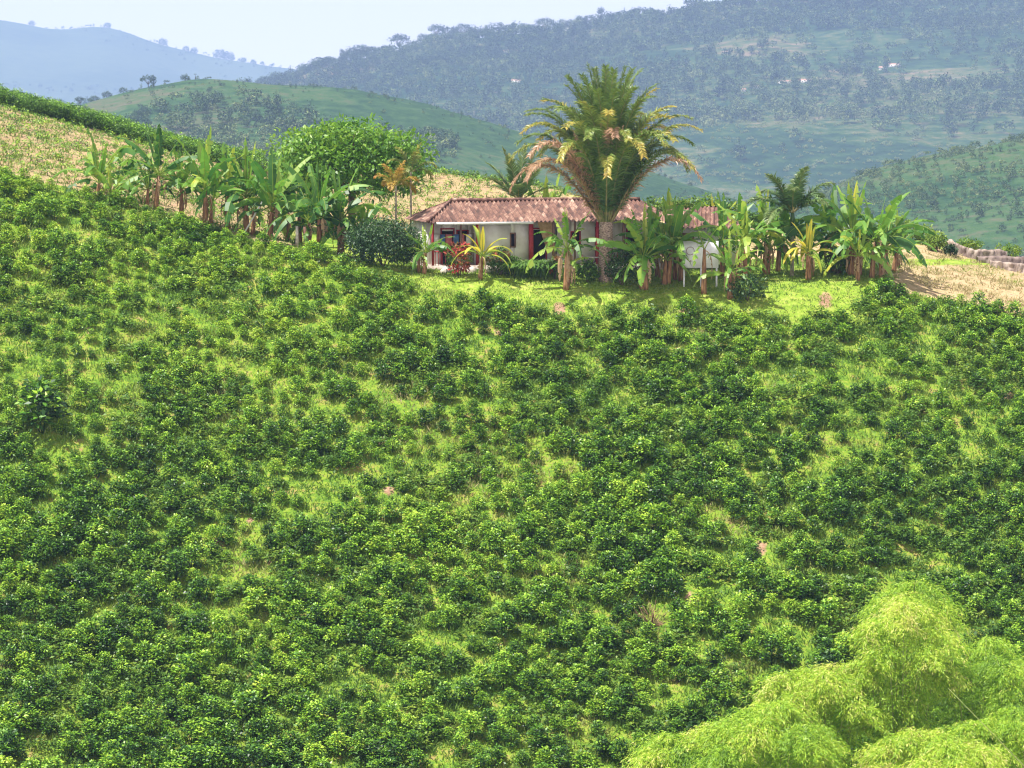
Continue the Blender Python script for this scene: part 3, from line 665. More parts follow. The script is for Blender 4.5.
# ------------------------------------------------------------------ palms
def frond(r, L, el, az, z0, droop, tint0, tint1, ll, npair=46, width=.05, ang=.9, hang=.35, plum=.3, r0=.05, mat='palm', parent=None, pw=1.5, o0=(0, 0)):
    n = 16; t = np.linspace(0, 1, n)
    d = np.array([math.cos(az) * math.cos(el), math.sin(az) * math.cos(el), math.sin(el)])
    P = [np.array([o0[0] + math.cos(az) * .08, o0[1] + math.sin(az) * .08, z0])]
    for i in range(1, n):
        d = d + np.array([0, 0, -droop / n * (t[i] ** pw) * (2.4 if pw < 2 else 3.6)]); d /= np.linalg.norm(d); P.append(P[-1] + d * L / (n - 1))
    P = np.array(P); m = MB(); m.tube(P, r0 * (1.1 - t), 5, .55, cap=False, m=1)
    s = np.linspace(.14, .995, npair); Pi = np.stack([np.interp(s, t, P[:, k]) for k in range(3)], 1)
    T = unit(np.stack([np.interp(s, t, np.gradient(P[:, k])) for k in range(3)], 1)); sd = unit(np.cross(T, [0, 0, 1.]) + 1e-6); up = np.cross(sd, T)
    prof = ll * np.clip(np.sin(np.clip(s * .93 + .1, 0, 1) * np.pi) ** .5, .42 if pw > 1.6 else .15, 1)
    for sg in (-1, 1):
        for rep in range(2):
            a = ang + r.normal(0, .12, npair)[:, None]; pl = r.normal(0, plum, npair)[:, None] + .12
            D = T * np.cos(a) + (sd * sg * np.cos(pl) + up * np.sin(pl)) * np.sin(a)
            Lr = prof * (.85 + .3 * r.rand(npair)); 
            mid = Pi + D * Lr[:, None] * .5; D2 = D.copy(); D2[:, 2] -= hang * (.6 + .8 * r.rand(npair)); D2 = unit(D2)
            end = mid + D2 * Lr[:, None] * .5; wv = unit(np.cross(D, up + r.normal(0, .4, (npair, 3)))) * width * .5
            V = np.stack([Pi - wv * .6, Pi + wv * .6, mid + wv, mid - wv, end], 1).reshape(-1, 3); b = np.arange(npair)[:, None] * 5
            tv = tint0 + (tint1 - tint0) * s + r.normal(0, .04, npair)
            m.add(V, b + np.array([[0, 1, 2, 3]]), b + np.array([[3, 2, 4]]), tint=np.clip(np.repeat(tv, 5), 0, 1))
    return m.build('frond', [M[mat], M['rachis']], parent)
def trunk(t, h, r0, r1, mat='trunk', name='trunk', rings=26, lean=0):
    m = MB(); z = np.linspace(-.3, h, rings * 2); rr = np.interp(z, [0, h], [r0, r1]) * (1 + .05 * (np.arange(len(z)) % 2))
    m.tube(np.stack([z * lean, z * 0, z], 1), rr, 12); return m.build(name, [M[mat]], t)

# the tall palm in front of the house
r = np.random.RandomState(11)
pb = GYp(606, 177.5); mpx = pb.y / F
z_at = lambda py, Y: zof(py, Y)
t = thing('palm_tree', 'huge palm with a shuttlecock crown of green and brown fronds in front of the roof', 'palm tree', pb)
ht = zof(222, pb.y) - pb.z
trunk(t, ht, .44, .40)
for i in range(74):
    f = i / 73
    el = math.radians(89 - 28 * f ** .9 + r.normal(0, 2.0)); az = i * 2.39996 + r.normal(0, .15)
    L = (9.6 - .7 * f) * (.94 + .09 * r.rand()); dr = .95 + .95 * f + r.rand() * .5
    dryf = f > .5 and r.rand() < .16
    t0, t1 = (.82, .85) if dryf else ((.15, .40) if f < .35 else (.10, .44 + .2 * r.rand()))
    if dryf and r.rand() < .4: t0, t1 = .7, .60
    frond(r, L, el, az, ht - .5 * f, dr, t0, t1, .92, 110, .06, .85, .3 + .3 * f, .3, .07, 'palm', t, pw=2.0)
for i in range(5):
    az = [-2.3, -1.75, -1.2, -.7, -2.7][i]; frond(r, 7.0, math.radians([70, 76, 74, 72, 66][i]), az, ht - .6, .8, .95, .9, .6, 60, .05, .7, .9, .4, .07, 'palm', t)

# grey-stemmed palm at the right
t = thing('palm_tree', 'slender palm with smooth grey trunk and arching fronds on the lawn right of the house', 'palm tree', G(792, 276))
b = t.location; H = zof(226, b.y) - b.z; trunk(t, H, .13, .10, 'grey_trunk')
m = MB(); m.tube([[0, 0, H], [0, 0, H + .5], [0, 0, H + 1.0]], [.12, .15, .08], 10, .3); m.build('crownshaft', [M['palm_green']], t, smooth=True)
for i in range(13):
    f = i / 12; frond(r, 3.3 - .5 * (f < .15), math.radians(84 - 68 * f + r.normal(0, 4)), i * 2.4 + .4, H + .85, .9 + .9 * f, .35, .72, .8, 46, .07, .85, .5, .3, .035, 'palm_green', t)
# palm behind the roof
t = thing('palm_tree', 'young palm with stiff spreading fronds rising behind the roof', 'palm tree', GYp(519, 199))
b = t.location; H = max(.6, zof(200, b.y) - b.z); trunk(t, H, .2, .16, 'trunk')
for i in range(13):
    f = i / 12; frond(r, 3.9 - .8 * f, math.radians(80 - 52 * f + r.normal(0, 4)), i * 2.4 + 1, H, .5 + .3 * f, .35, .75, .7, 34, .07, .8, .15, .15, .04, 'palm_green', t)
# two small yellowing palms beside the round tree
for (px, py, top, lab, rt) in ((396, 262, 186, 'small palm with orange drooping fronds and pale thin trunk beside the round tree', .75), (411, 266, 172, 'thin palm with yellow-green arching fronds right of the orange one, left of the roof', .28)):
    t = thing('small_palm', lab, 'palm tree', GYp(px, 185 if rt > .5 else 187), group='small palms left of the house'); b = t.location; H = zof(top, b.y) - b.z
    trunk(t, H, .08, .06, 'grey_trunk')
    for i in range(9):
        f = i / 8; frond(r, 1.75 if rt > .5 else 2.0, math.radians(80 - 62 * f), i * 2.4 + .3, H, 1.5 + f, rt - .35, rt + .15 * r.rand(), .5, 26, .06, .8, .6, .3, .025, 'orange_palm', t)

# ------------------------------------------------------------------ the round tree
def broad_tree(name, label, px, Y, cpx, cpy, wpx, hpx, mat, trunk_h=None, nc=60, per=130, L=.26, tint=.5, seed=1):
    b = GYp(px, Y); s = Y / F; c = at(cpx, cpy, Y) - b; w = wpx * s / 2; h = hpx * s / 2; r = np.random.RandomState(seed)
    t = thing(name, label, 'tree', b)
    m = MB(); m.tube([[0, 0, -.3], [0, .05, c.z * .4], [c.x * .5, 0, c.z * .8]], [.3, .24, .18], 9, m=0)
    for i in range(9):
        a = i * 2.4; e = np.array([math.cos(a) * w * .7, math.sin(a) * w * .6, c.z + h * (.1 + .5 * r.rand())]); m.tube([[c.x * .3, 0, c.z * .55], e * .6 + np.array([0, 0, c.z * .3]), e], [.12, .08, .03], 6)
    m.build('trunk', [M['bark']], t)
    m = MB(); clumped(m, r, c, (w * .88, w * .8, h * .84), nc, w * .19, per, L, L * .5, tint, hemi=-.75, shell=.66)
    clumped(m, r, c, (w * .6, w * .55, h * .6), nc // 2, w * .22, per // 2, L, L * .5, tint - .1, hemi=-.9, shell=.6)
    m.build('crown', [M[mat]], t); return t
broad_tree('broadleaf_tree', 'big round bright green broadleaf tree left of the farmhouse', 352, 196, 350, 162, 180, 92, 'mango', nc=100, per=115, L=.36, tint=.68, seed=4)

# ------------------------------------------------------------------ the farmhouse
HY = math.radians(13)
h0 = GYp(433, 181.0); hz0 = zof(267, 181.5)
house = thing('farmhouse', 'long low whitewashed farmhouse with clay tile roof and red posts', 'farmhouse', (h0.x, h0.y, hz0), HY)
sx = lambda px: (px - 433) / 16.0 / math.cos(HY) * 1.03
EV = 2.95                                               # eave height
def roof_slope(m, x0, x1, y0, z0, y1, z1, hl=0, hr=0, per=.27, amp=.06):
    """corrugated slope from eave (y0,z0) to ridge (y1,z1); hl/hr shorten the ridge (hips)"""
    nx = int((x1 - x0) / per * 8); xs = np.linspace(x0, x1, nx); ny = 15
    ln = math.hypot(y1 - y0, z1 - z0); nrm = (-(z1 - z0) / ln, (y1 - y0) / ln)
    V = np.zeros((ny, nx, 3))
    for j in range(ny):
        f = j / (ny - 1); xl = x0 + hl * f; xr = x1 - hr * f
        xx = np.clip(xs, xl, xr); w = amp * np.cos(xs / per * 2 * np.pi) * (1 if True else 0)
        sagz = -.10 * np.sin(np.clip((xs - x0) / (x1 - x0), 0, 1) * np.pi * 2.5) * f * .5 + (vnoise(xs, xs * 0 + f * 3, .8, 3) - .5) * .05
        V[j, :, 0] = xx; V[j, :, 1] = y0 + (y1 - y0) * f + nrm[0] * w; V[j, :, 2] = z0 + (z1 - z0) * f + nrm[1] * w + sagz 
    ix = np.arange(ny * nx).reshape(ny, nx)
    m.add(V.reshape(-1, 3), np.stack([ix[:-1, :-1], ix[:-1, 1:], ix[1:, 1:], ix[1:, :-1]], -1).reshape(-1, 4))
LM = sx(668); DP = 6.4; RH = 1.12
m = MB(); roof_slope(m, -.5, LM, -.75, EV - .12, DP / 2, EV + RH, 2.3, 1.3)
roof_slope(m, -.5, LM, DP + .75, EV - .12, DP / 2, EV + RH, 2.3, 1.3)
nh = 20                                                # hip end
V = np.array([[-.5, -.75, EV - .12], [-.5, DP + .75, EV - .12], [1.8, DP / 2, EV + RH]]); m.add(V, None, [[0, 2, 1]])
V = np.array([[LM - .1, -.3, EV - .08], [LM - .1, DP + .3, EV - .08], [LM - 1.4, DP / 2, EV + RH - .1]]); m.add(V, None, [[0, 1, 2]])
roof = m.build('roof', [M['tile']], house)
m = MB(); xr = np.linspace(1.8, LM - 1.3, 40); m.tube(np.stack([xr, xr * 0 + DP / 2, EV + RH + .03 + .0 * xr], 1), .14, 8); m.tube([[1.8, DP / 2, EV + RH + .03], [-.5, -.75, EV - .05]], .09, 8)
m.build('ridge_tiles', [M['tile']], roof)
m = MB(); m.box(sx(434), sx(527), -.95, -.70, EV - .26, EV - .12); m.build('gutter', [M['white']], house)
m = MB(); m.box(-.3, LM - .2, -.35, DP, -.9, .12); m.build('plinth', [M['plinth']], house)
m = MB(); m.box(-.2, LM - .3, .2, DP - .2, EV - .12, EV - .06); m.build('ceiling_boards', [M['wood']], house)
# walls: recessed under the verandas, flush in the middle
wl = MB(); fw = .15; rw = 1.75
def wall_run(x0, x1, y, openings):
    xs = [x0]
    for (a, b, z0, z1) in sorted(openings):
        wl.box(xs[-1], a, y, y + .18, .12, EV - .13)
        if z0 > .2: wl.box(a, b, y, y + .18, .12, z0)
        wl.box(a, b, y, y + .18, z1, EV - .13); xs.append(b)
    wl.box(xs[-1], x1, y, y + .18, .12, EV - .13)
wall_run(-.2, sx(478), rw, [(sx(447), sx(458), .12, 2.2), (sx(462), sx(472), 1.0, 2.2)])
wall_run(sx(478), sx(529), fw, [(sx(509), sx(512.5), 1.25, 2.05)])
wall_run(sx(529) + .002, sx(556), 1.0, [(sx(533), sx(546), .12, 2.25)])
wall_run(sx(556) + .002, sx(593), .6, [(sx(570), sx(578), 1.1, 2.1)])
wall_run(sx(593) + .002, LM - .2, 2.2, [(sx(600), sx(607), .12, 2.2), (sx(632), sx(640), .12, 2.2)])
wl.box(sx(478) - .18, sx(478), fw, rw + .18, .12, EV - .13); wl.box(sx(529) - .15, sx(529), fw + .19, 1.0, .12, EV - .13)
wl.box(sx(593) - .15, sx(593), .79, 2.2, .12, EV - .13)
wl.box(-.2, -.02, rw + .19, DP, .12, EV - .13); wl.box(LM - .38, LM - .2, 2.39, DP, .12, EV - .13)
wl.build('wall', [M['bgwall']], house)
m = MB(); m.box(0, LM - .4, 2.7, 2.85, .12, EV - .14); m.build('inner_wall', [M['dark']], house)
def window(px0, px1, y, z0, z1, frame='red'):
    f = MB(); a, b = sx(px0), sx(px1)
    for (c, d, e_, g) in ((a - .07, b + .07, z1 - .01, z1 + .07), (a - .07, b + .07, z0 - .07, z0 + .01), (a - .07, a + .01, z0, z1), (b - .01, b + .07, z0, z1)): f.box(c, d, y - .04, y + .1, e_, g)
    o = f.build('window', [M[frame]], house); p = MB(); p.box(a, b, y + .11, y + .14, z0, z1); p.build('pane', [M['dark']], o)
window(462, 472, rw, 1.0, 2.2); window(509, 512.5, fw, 1.25, 2.05, 'wood'); window(570, 578, .6, 1.1, 2.1)
def door(px0, px1, y, mat='red'):
    a, b = sx(px0), sx(px1); f = MB(); f.box(a - .09, a, y - .05, y + .1, .13, 2.3); f.box(b, b + .09, y - .05, y + .1, .13, 2.3); f.box(a - .09, b + .09, y - .05, y + .1, 2.302, 2.38)
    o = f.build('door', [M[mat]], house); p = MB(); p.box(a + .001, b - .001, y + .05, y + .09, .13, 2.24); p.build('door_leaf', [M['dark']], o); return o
door(447, 458, rw); door(533, 546, 1.0); door(600, 607, 2.2); door(632, 640, 2.2)
# tied-back curtain in the doorway
m = MB(); a, b = sx(536), sx(553); nn = 10; V = []
for i in range(nn):
    f = i / (nn - 1); z = 2.75 - 1.75 * f
    for j in range(9): g = j / 8; V.append([a + (b - a) * (g * (1 - f) + f * (.55 + .45 * g)), .5 + .05 * math.sin(j * 2.6), z])
m.add(V, [[i * 9 + j, i * 9 + j + 1, (i + 1) * 9 + j + 1, (i + 1) * 9 + j] for i in range(nn - 1) for j in range(8)]); m.build('curtain', [M['curtain']], house)
for px, c, w in ((432, 'red', .07), (459, 'wood', .06), (475, 'red', .09), (527, 'red', .13), (549, 'wood', .07), (570, 'wood', .05), (592, 'red', .09), (618, 'wood', .07), (640, 'wood', .07), (660, 'wood', .07)):
    m = MB(); x = sx(px); m.box(x - w, x + w, -.28 - w, -.28 + w, .12, EV - .12); m.build('post', [M[c]], house)
for (p0, p1, c) in ((432, 447, 'red'), (593, 616, 'red'), (619, 659, 'wood')):
    m = MB(); x0, x1 = sx(p0) + .1, sx(p1) - .1; m.box(x0, x1, -.32, -.24, .95, 1.03)
    for x in np.arange(x0 + .05, x1, .22): m.box(x - .02, x + .02, -.30, -.26, .13, .948)
    m.build('railing', [M[c]], house)
# washing on the left veranda
wash = thing('washing_line', 'washing line of pink and blue clothes on the left veranda', 'washing line', house.matrix_basis @ Vector((sx(438), .6, .12)), HY)
m = MB(); m.tube([[-.4, 0, 1.95], [1, 0, 1.9], [2.4, 0, 1.95]], .012, 5); m.tube([[-.4, 0, 0], [-.4, 0, 1.97]], .02, 6); m.tube([[2.4, 0, 0], [2.4, 0, 1.97]], .02, 6); m.build('line', [M['wood']], wash)
for i, (x, w, h, c) in enumerate(((-.2, .35, .5, 'white'), (.25, .3, .75, 'blue'), (.6, .4, .7, 'pink'), (1.1, .35, .55, 'blue'), (1.5, .3, .8, 'pink'), (1.9, .35, .6, 'white'))):
    m = MB(); m.box(x, x + w, -.02, .02, 1.9 - h, 1.9); m.build('cloth', [M[c]], wash)

# lower wing at the right end
wingp = house.matrix_basis @ Vector((LM + .1, .8, 0))
wing = thing('outbuilding', 'small tiled outbuilding half hidden by banana plants right of the farmhouse', 'outbuilding', wingp, math.radians(-4))
m = MB(); roof_slope(m, -.3, 4.6, -.6, 2.35, 2.4, 3.55, 0, 1.6); roof_slope(m, -.3, 4.6, 5.4, 2.35, 2.4, 3.55, 0, 1.6)
m.add([[4.6, -.6, 2.35], [4.6, 5.4, 2.35], [3.0, 2.4, 3.55]], None, [[0, 1, 2]]); m.build('roof', [M['tile']], wing)
m = MB(); m.box(0, 4.2, 0, .15, 0, 2.4); m.box(4.05, 4.2, .151, 4.8, 0, 2.4); m.box(0, .15, .151, 4.8, 0, 2.4); m.build('wall', [M['bgwall']], wing)
m = MB(); m.box(.6, 1.5, -.03, -.004, .05, 2.0); m.build('door', [M['wood']], wing)

# white board on legs with a ring mark
bb = GYp(703, 176.8)
bd = thing('white_board', 'white panel on legs with a thin ring mark behind the banana plants', 'panel', bb, math.radians(5))
m = MB(); z0 = zof(268, bb.y) - bb.z; z1 = zof(241, bb.y) - bb.z; m.box(-1.25, .95, 0, .07, z0, z1); m.build('panel', [M['white']], bd)
for x in (-1.15, -.1, .85): m = MB(); m.box(x - .05, x + .05, .02, .12, -.1, z0); m.build('leg', [M['white']], bd)
rgm = MB(); an = np.linspace(0, 2 * np.pi, 25); rgm.tube(np.stack([-.78 + .24 * np.cos(an), an * 0 - .01, (z0 + z1) / 2 + .22 + .24 * np.sin(an)], 1), .018, 5, cap=False)
rgm.build('ring_mark', [M['wood']], bd)
m = MB(); m.box(-.8, -.72, -.015, -.003, z0 + .4, z0 + .47); m.build('mark', [M['wood']], bd)

# leaning white pole at the left, pale post, fence by the palm
p0 = GYp(240, 181.5); p0.z = zof(236, p0.y) - .3; p1 = at(267, 193, 182.4)
m = MB(); m.tube([(0, 0, 0), (p1 - p0)[:]], .05, 8); tag(m.build('leaning_pole', [M['white']], loc=p0), 'long white pole leaning up among the banana plants left of the round tree', 'pole')
for px, py, lab in ((297, 250, 'short pale stump post right of the leaning white pole'), (305, 247, 'grey wooden post beside the pale stump post')):
    b = GYp(px, 179.5); m = MB(); m.tube([[0, 0, -.2], [.02, 0, .7], [0, 0, 1.3]], [.11, .1, .09], 7); tag(m.build('wooden_post', [M['rock'] if px < 300 else M['wood']], loc=b), lab, 'post')
fb = GYp(597, 178.2)
fn = thing('garden_fence', 'short post and rail fence beside the tall palm trunk', 'fence', fb)
m = MB(); m.box(-1.0, 1.2, -.04, .04, 1.28, 1.36); m.box(-1.0, 1.2, -.04, .04, .68, .75); m.build('rail', [M['rock']], fn)
for x in (-.9, .1, 1.1): m = MB(); m.tube([[x, .08, -.2], [x, .08, 1.5]], .06, 6); m.build('post', [M['wood']], fn)

# ------------------------------------------------------------------ the earth wall at the right
def rough_wall(name, label, pts, mat, thick=.6, seed=2, cap=None):
    """pts: (px, base_row, top_row, Y)"""
    r = np.random.RandomState(seed); pp = np.array(pts, float); n = 70
    px = np.linspace(pp[0, 0], pp[-1, 0], n); bs = np.interp(px, pp[:, 0], pp[:, 1]); tp = np.interp(px, pp[:, 0], pp[:, 2]) + (fbm(px, px * 0, 5, seed) - .5) * 3; Y = np.interp(px, pp[:, 0], pp[:, 3])
    o0 = at(px[0], bs[0], Y[0]); V = []; rows = 7
    for i in range(n):
        a = at(px[i], bs[i], Y[i]); b = at(px[i], tp[i], Y[i]); g = gz(a.x, a.y)
        zb = min(a.z, g) - .3
        prof = [(0, j / rows) for j in range(rows + 1)] + [(1, 1), (1, 0)]
        for k, (s, f) in enumerate(prof):
            V.append([a.x - o0.x + r.normal(0, .03), a.y - o0.y + s * thick - (1 - f) * .15 + (vnoise(px[i] * .5, f * 3, 1, seed) - .5) * .22 * (s == 0), zb + (b.z - zb) * f - o0.z])
    k = rows + 3; Q = [[i * k + j, (i + 1) * k + j, (i + 1) * k + j + 1, i * k + j + 1] for i in range(n - 1) for j in range(k - 1)]
    m = MB(); m.add(V, Q); o = m.build(name, [M[mat]], loc=o0); tag(o, label, 'wall'); return o
rough_wall('ruined_wall', 'crumbling pale earth wall at the edge of the dry field on the right', [(944, 250, 243, 203), (952, 256, 240, 202), (960, 259, 245, 201), (975, 261, 250, 200.5), (1000, 262, 249, 200.5), (1007, 262, 252, 201)], 'earthwall')
rough_wall('low_wall', 'low weathered wall with dark red top running off the right edge', [(978, 263, 257, 199), (995, 267, 256.5, 198.5), (1024, 275, 257, 198), (1070, 288, 262, 197)], 'redcap', .9, 7)
rough_wall('stone_bank', 'pinkish rubble bank below the dark red wall at the right edge', [(990, 267, 261, 197.6), (1005, 271, 262, 197.4), (1024, 277, 264, 197), (1070, 292, 270, 196)], 'earthwall', .4, 9)

# ------------------------------------------------------------------ shrubs round the house
shrub('dark_shrub', 'wide dark green shrub between the round tree and the house', 'shrub', 383, 268, 84, 48, M['shrub_dark'], Y=178.6, tint=.5, nc=70, per=110, L=.2)
shrub('dark_shrub', 'dark rounded shrub at the foot of the tall palm', 'shrub', 622, 276, 40, 38, M['shrub_dark'], Y=176.6, tint=.6, nc=26, per=60, L=.17)
shrub('croton_bush', 'red and green croton bush left of the yellowish banana plant', 'shrub', 459, 275, 28, 34, M['croton'], Y=177.3, tint=.55, ctv=.25, L=.2, nc=18)
shrub('croton_bush', 'red-tipped bush just right of the yellowish banana plant', 'shrub', 500, 272, 26, 30, M['croton'], Y=178.2, tint=.42, ctv=.22, L=.2, nc=16)
shrub('croton_bush', 'small reddish bush beside the strap-leaved clump', 'shrub', 555, 273, 14, 26, M['croton'], Y=178, tint=.5, ctv=.25, L=.2, nc=10)
shrub('leafy_shrub', 'low dark shrub under the banana plants at the far right of the lawn', 'shrub', 838, 270, 30, 26, M['shrub_dark'], Y=181, tint=.7, nc=18)
shrub('leafy_shrub', 'dark coffee-like shrub below the right-hand banana group', 'shrub', 748, 296, 40, 26, M['shrub_dark'], Y=174.6, tint=.6, nc=18)
shrub('leafy_shrub', 'rounded yellow-green shrub with dark underside on the right crest', 'shrub', 936, 250, 24, 20, M['shrub_green'], Y=201, tint=.75, nc=18)
shrub('leafy_shrub', 'small dark shrub touching the left end of the earth wall', 'shrub', 950, 258, 14, 12, M['shrub_dark'], Y=200, tint=.4, nc=10)
shrub('leafy_shrub', 'pale green shrub behind the low wall at the right edge', 'shrub', 1008, 258, 30, 14, M['shrub_green'], Y=204, tint=.8, nc=12)
for i, (px, w, h, tn) in enumerate(((893, 30, 30, .75), (910, 28, 24, .7), (925, 24, 20, .8), (968, 30, 12, .75))):
    shrub('leafy_shrub', ['light green shrub just right of the banana row on the crest', 'second light green shrub right of the banana row on the crest', 'third light green shrub right of the banana row, nearest the dark-bottomed one', 'low light green shrub behind the earth wall'][i], 'shrub', px, 240, w, h, M['shrub_green'], Y=205 if i < 3 else 206, tint=tn, nc=16, per=50, group='light green shrubs on the right crest')
for i, px in enumerate(range(352, 560, 17)):
    shrub('crest_bush', 'low green bush on the crest of the tan field behind the roof', 'shrub', px, 172, 18 + 4 * (i % 3), 6 + 2 * (i % 2), M['shrub_green'], Y=236, tint=.5, nc=7, per=30, L=.25, group='low bushes on the crest behind the house')
for i, px in enumerate(range(640, 790, 13)):
    shrub('crest_bush', 'bright leafy bush on the crest behind the right end of the roof', 'shrub', px, 210, 20 + 5 * (i % 3), 14 + 5 * (i % 2), M['shrub_green'], Y=221 - 4 * (px > 740), tint=.7, nc=10, per=40, L=.3, group='bright bushes on the crest right of the palm')
shrub('leafy_shrub', 'green shrub at the foot of the fence left of the tall palm trunk', 'shrub', 588, 278, 24, 24, M['shrub_green'], Y=177, tint=.35, nc=16)
shrub('leafy_shrub', 'low green plant between the red-tipped bush and the white wall', 'shrub', 514, 272, 16, 18, M['shrub_green'], Y=178.8, tint=.3, nc=10)
# strap-leaved clump
b = GYp(530, 178.3); r = np.random.RandomState(3); m = MB(); n = 420
P = np.stack([r.normal(0, .75, n), r.normal(0, .35, n), np.zeros(n)], 1); az = r.rand(n) * 6.28
for s in range(3):
    D = np.stack([np.cos(az) * (.35 + .5 * s), np.sin(az) * (.35 + .5 * s), np.full(n, 1.2 - .75 * s)], 1); D = unit(D + r.normal(0, .08, (n, 3)))
    L_ = .9; m.kites(P, D, np.array([0, 0, 1.]) + r.normal(0, .3, (n, 3)), L_ * 1.15, .09, np.clip(.45 + r.normal(0, .15, n), 0, 1)); P = P + D * L_ * .75
tag(m.build('strap_leaf_plant', [M['shrub_green']], loc=b), 'clump of arching strap leaves against the white house wall', 'plant')
# pale stones at the veranda foot
for i, (px, py) in enumerate(((472, 269), (492, 268), (505, 267), (446, 270), (512, 269))):
    b = GYp(px, 178.9); r = np.random.RandomState(i); m = MB(); nn = 8; V = [[0, 0, .42]]
    for lv, (z, s) in enumerate(((.33, .24), (.15, .36), (-.1, .34))):
        for j in range(nn): a = j * 6.283 / nn; V.append([math.cos(a) * s * (.8 + .4 * r.rand()), math.sin(a) * s * (.8 + .4 * r.rand()), z])
    T = [[0, 1 + j, 1 + (j + 1) % nn] for j in range(nn)]; Q = [[1 + l * nn + j, 1 + (l + 1) * nn + j, 1 + (l + 1) * nn + (j + 1) % nn, 1 + l * nn + (j + 1) % nn] for l in range(2) for j in range(nn)]
    m.add(V, Q, T); tag(m.build('boulder', [M['rock']], loc=b), 'pale rounded stone on the lawn edge in front of the veranda', 'stone', 'pale stones in front of the veranda')

# ------------------------------------------------------------------ banana plants, left to right
GL = 'banana plants left of the round tree'; GR = 'banana plants right of the tall palm'
banana('leftmost banana plant, pale green leaves and no visible stem', 99, 196, 136, 1, .52, nl=9, stemf=.2, group=GL, dead=1, Y=185)
banana('young low banana plant with bright fresh leaves at the left end of the row', 112, 200, 160, 2, .7, nl=6, stemf=.15, group=GL, dead=0, Y=184)
banana('dark-leaved banana plant second in the left row, with upright torn leaves', 156, 212, 128, 3, .32, stems=2, nl=10, group=GL, Y=183.5)
banana('banana plant with a hanging yellow leaf between the dark one and the bright upright one', 182, 216, 148, 4, .5, nl=8, group=GL, Y=184.5)
banana('banana plant with two tall bright upright leaves and a red-brown stem', 205, 224, 138, 5, .54, stems=2, nl=8, group=GL, Y=182.5, spread=.7)
banana('banana plant with a brown dead leaf just left of the leaning white pole', 247, 236, 146, 6, .42, stems=2, nl=9, group=GL, dead=5, Y=183)
banana('banana plant with arching pale leaves behind the top of the white pole', 270, 238, 150, 7, .5, stems=2, nl=9, group=GL, dead=4, Y=182)
banana('wide banana plant with ragged drooping leaves in front of the round tree', 319, 254, 162, 8, .38, stems=3, nl=10, group=GL, dead=5, Y=180.5, torn=.8)
banana('banana plant at the right end of the left row, ragged leaves over brown stems', 340, 256, 170, 9, .42, stems=2, nl=9, group=GL, dead=5, Y=181, torn=.8)
banana('slim banana plant rising between the ragged pair in front of the round tree', 300, 250, 172, 29, .5, stems=1, nl=7, group=GL, dead=3, Y=183, torn=.6)
banana('short-leaved banana plant between the dark one and the leftmost one', 132, 205, 150, 31, .45, nl=7, group=GL, dead=1, Y=187, stemf=.3)
banana('pale ragged banana plant between the red-brown stemmed one and the leaning white pole', 228, 230, 148, 32, .5, nl=7, group=GL, dead=3, Y=184.5)
banana('shaded banana plant at the left foot of the round tree, behind the slim one', 288, 240, 160, 33, .4, nl=7, group=GL, dead=4, Y=186)
banana('small banana plant tucked under the right edge of the round tree', 362, 258, 196, 34, .45, nl=6, group=GL, dead=2, Y=182)
banana('small banana plant at the left corner of the house', 424, 272, 222, 10, .5, stems=2, nl=7, dead=1, Y=177.5)
banana('small yellow-green banana plant with pale stem in front of the veranda', 480, 275, 224, 11, .84, nl=7, dead=2, Y=176.8, torn=.1)
banana('banana plant with bent brown dead leaves in front of the house, left of the palm', 566, 284, 208, 12, .5, stems=2, nl=7, dead=6, Y=175.5, stemf=.5)
banana('banana plant with bright paddle leaves just right of the palm trunk', 646, 284, 210, 13, .45, stems=2, nl=8, group=GR, Y=176)
banana('tall crowded banana plant over the right end of the roof', 668, 284, 194, 14, .5, stems=3, nl=10, group=GR, Y=177.5)
banana('banana plant with yellowing hanging leaves left of the white panel', 681, 287, 208, 15, .48, stems=2, nl=5, group=GR, dead=4, Y=179.2)
banana('banana plant with an orange-brown stem directly in front of the white panel', 704, 288, 212, 16, .62, nl=3, group=GR, dead=1, Y=175.4, stemf=.55)
banana('low banana plant with broad leaves right of the white panel', 730, 292, 230, 17, .55, stems=2, nl=5, group=GR, dead=3, Y=174.8)
banana('tall banana plant with upright pale leaves between the panel and the slender palm', 745, 278, 194, 18, .62, stems=2, nl=9, group=GR, Y=179.5)
banana('banana plant with thin brown stems left of the slender palm', 765, 270, 186, 19, .55, stems=2, nl=8, group=GR, dead=4, Y=182)
banana('banana plant behind the slender palm, crown hidden by its fronds', 778, 268, 192, 20, .4, stems=1, nl=8, group=GR, dead=3, Y=184)
banana('banana plant with bright yellow leaves just right of the slender palm trunk', 808, 276, 222, 21, .92, stems=2, nl=7, group=GR, dead=3, Y=179, torn=.15, stemf=.5)
banana('tall dark banana plant right of the yellow-leaved one', 832, 272, 184, 22, .4, stems=2, nl=10, group=GR, Y=182)
banana('tall banana plant in the middle of the far right group', 850, 273, 182, 23, .48, stems=3, nl=9, group=GR, Y=180.5)
banana('banana plant with broad shining leaves at the right of the far right group', 872, 274, 190, 24, .46, stems=2, nl=9, group=GR, Y=179.5)
banana('dark banana plant between the tall palm and the white panel, half hidden by brighter ones', 658, 276, 206, 35, .36, nl=7, group=GR, dead=3, Y=180)
banana('banana plant with drooping leaves behind the right edge of the white panel', 722, 276, 200, 36, .5, nl=7, group=GR, dead=2, Y=181.5)
banana('banana plant in the far right group leaning over the dry field', 894, 270, 214, 37, .45, nl=6, group=GR, dead=2, Y=183, lean=.12)
banana('short ragged banana plant near the right end of the far right group', 886, 273, 204, 25, .5, stems=1, nl=8, group=GR, dead=2, Y=181.5, torn=.8)
banana('short banana plant with an upright bright leaf in front of the far right group', 858, 276, 222, 26, .66, nl=6, group=GR, dead=2, Y=178.6)
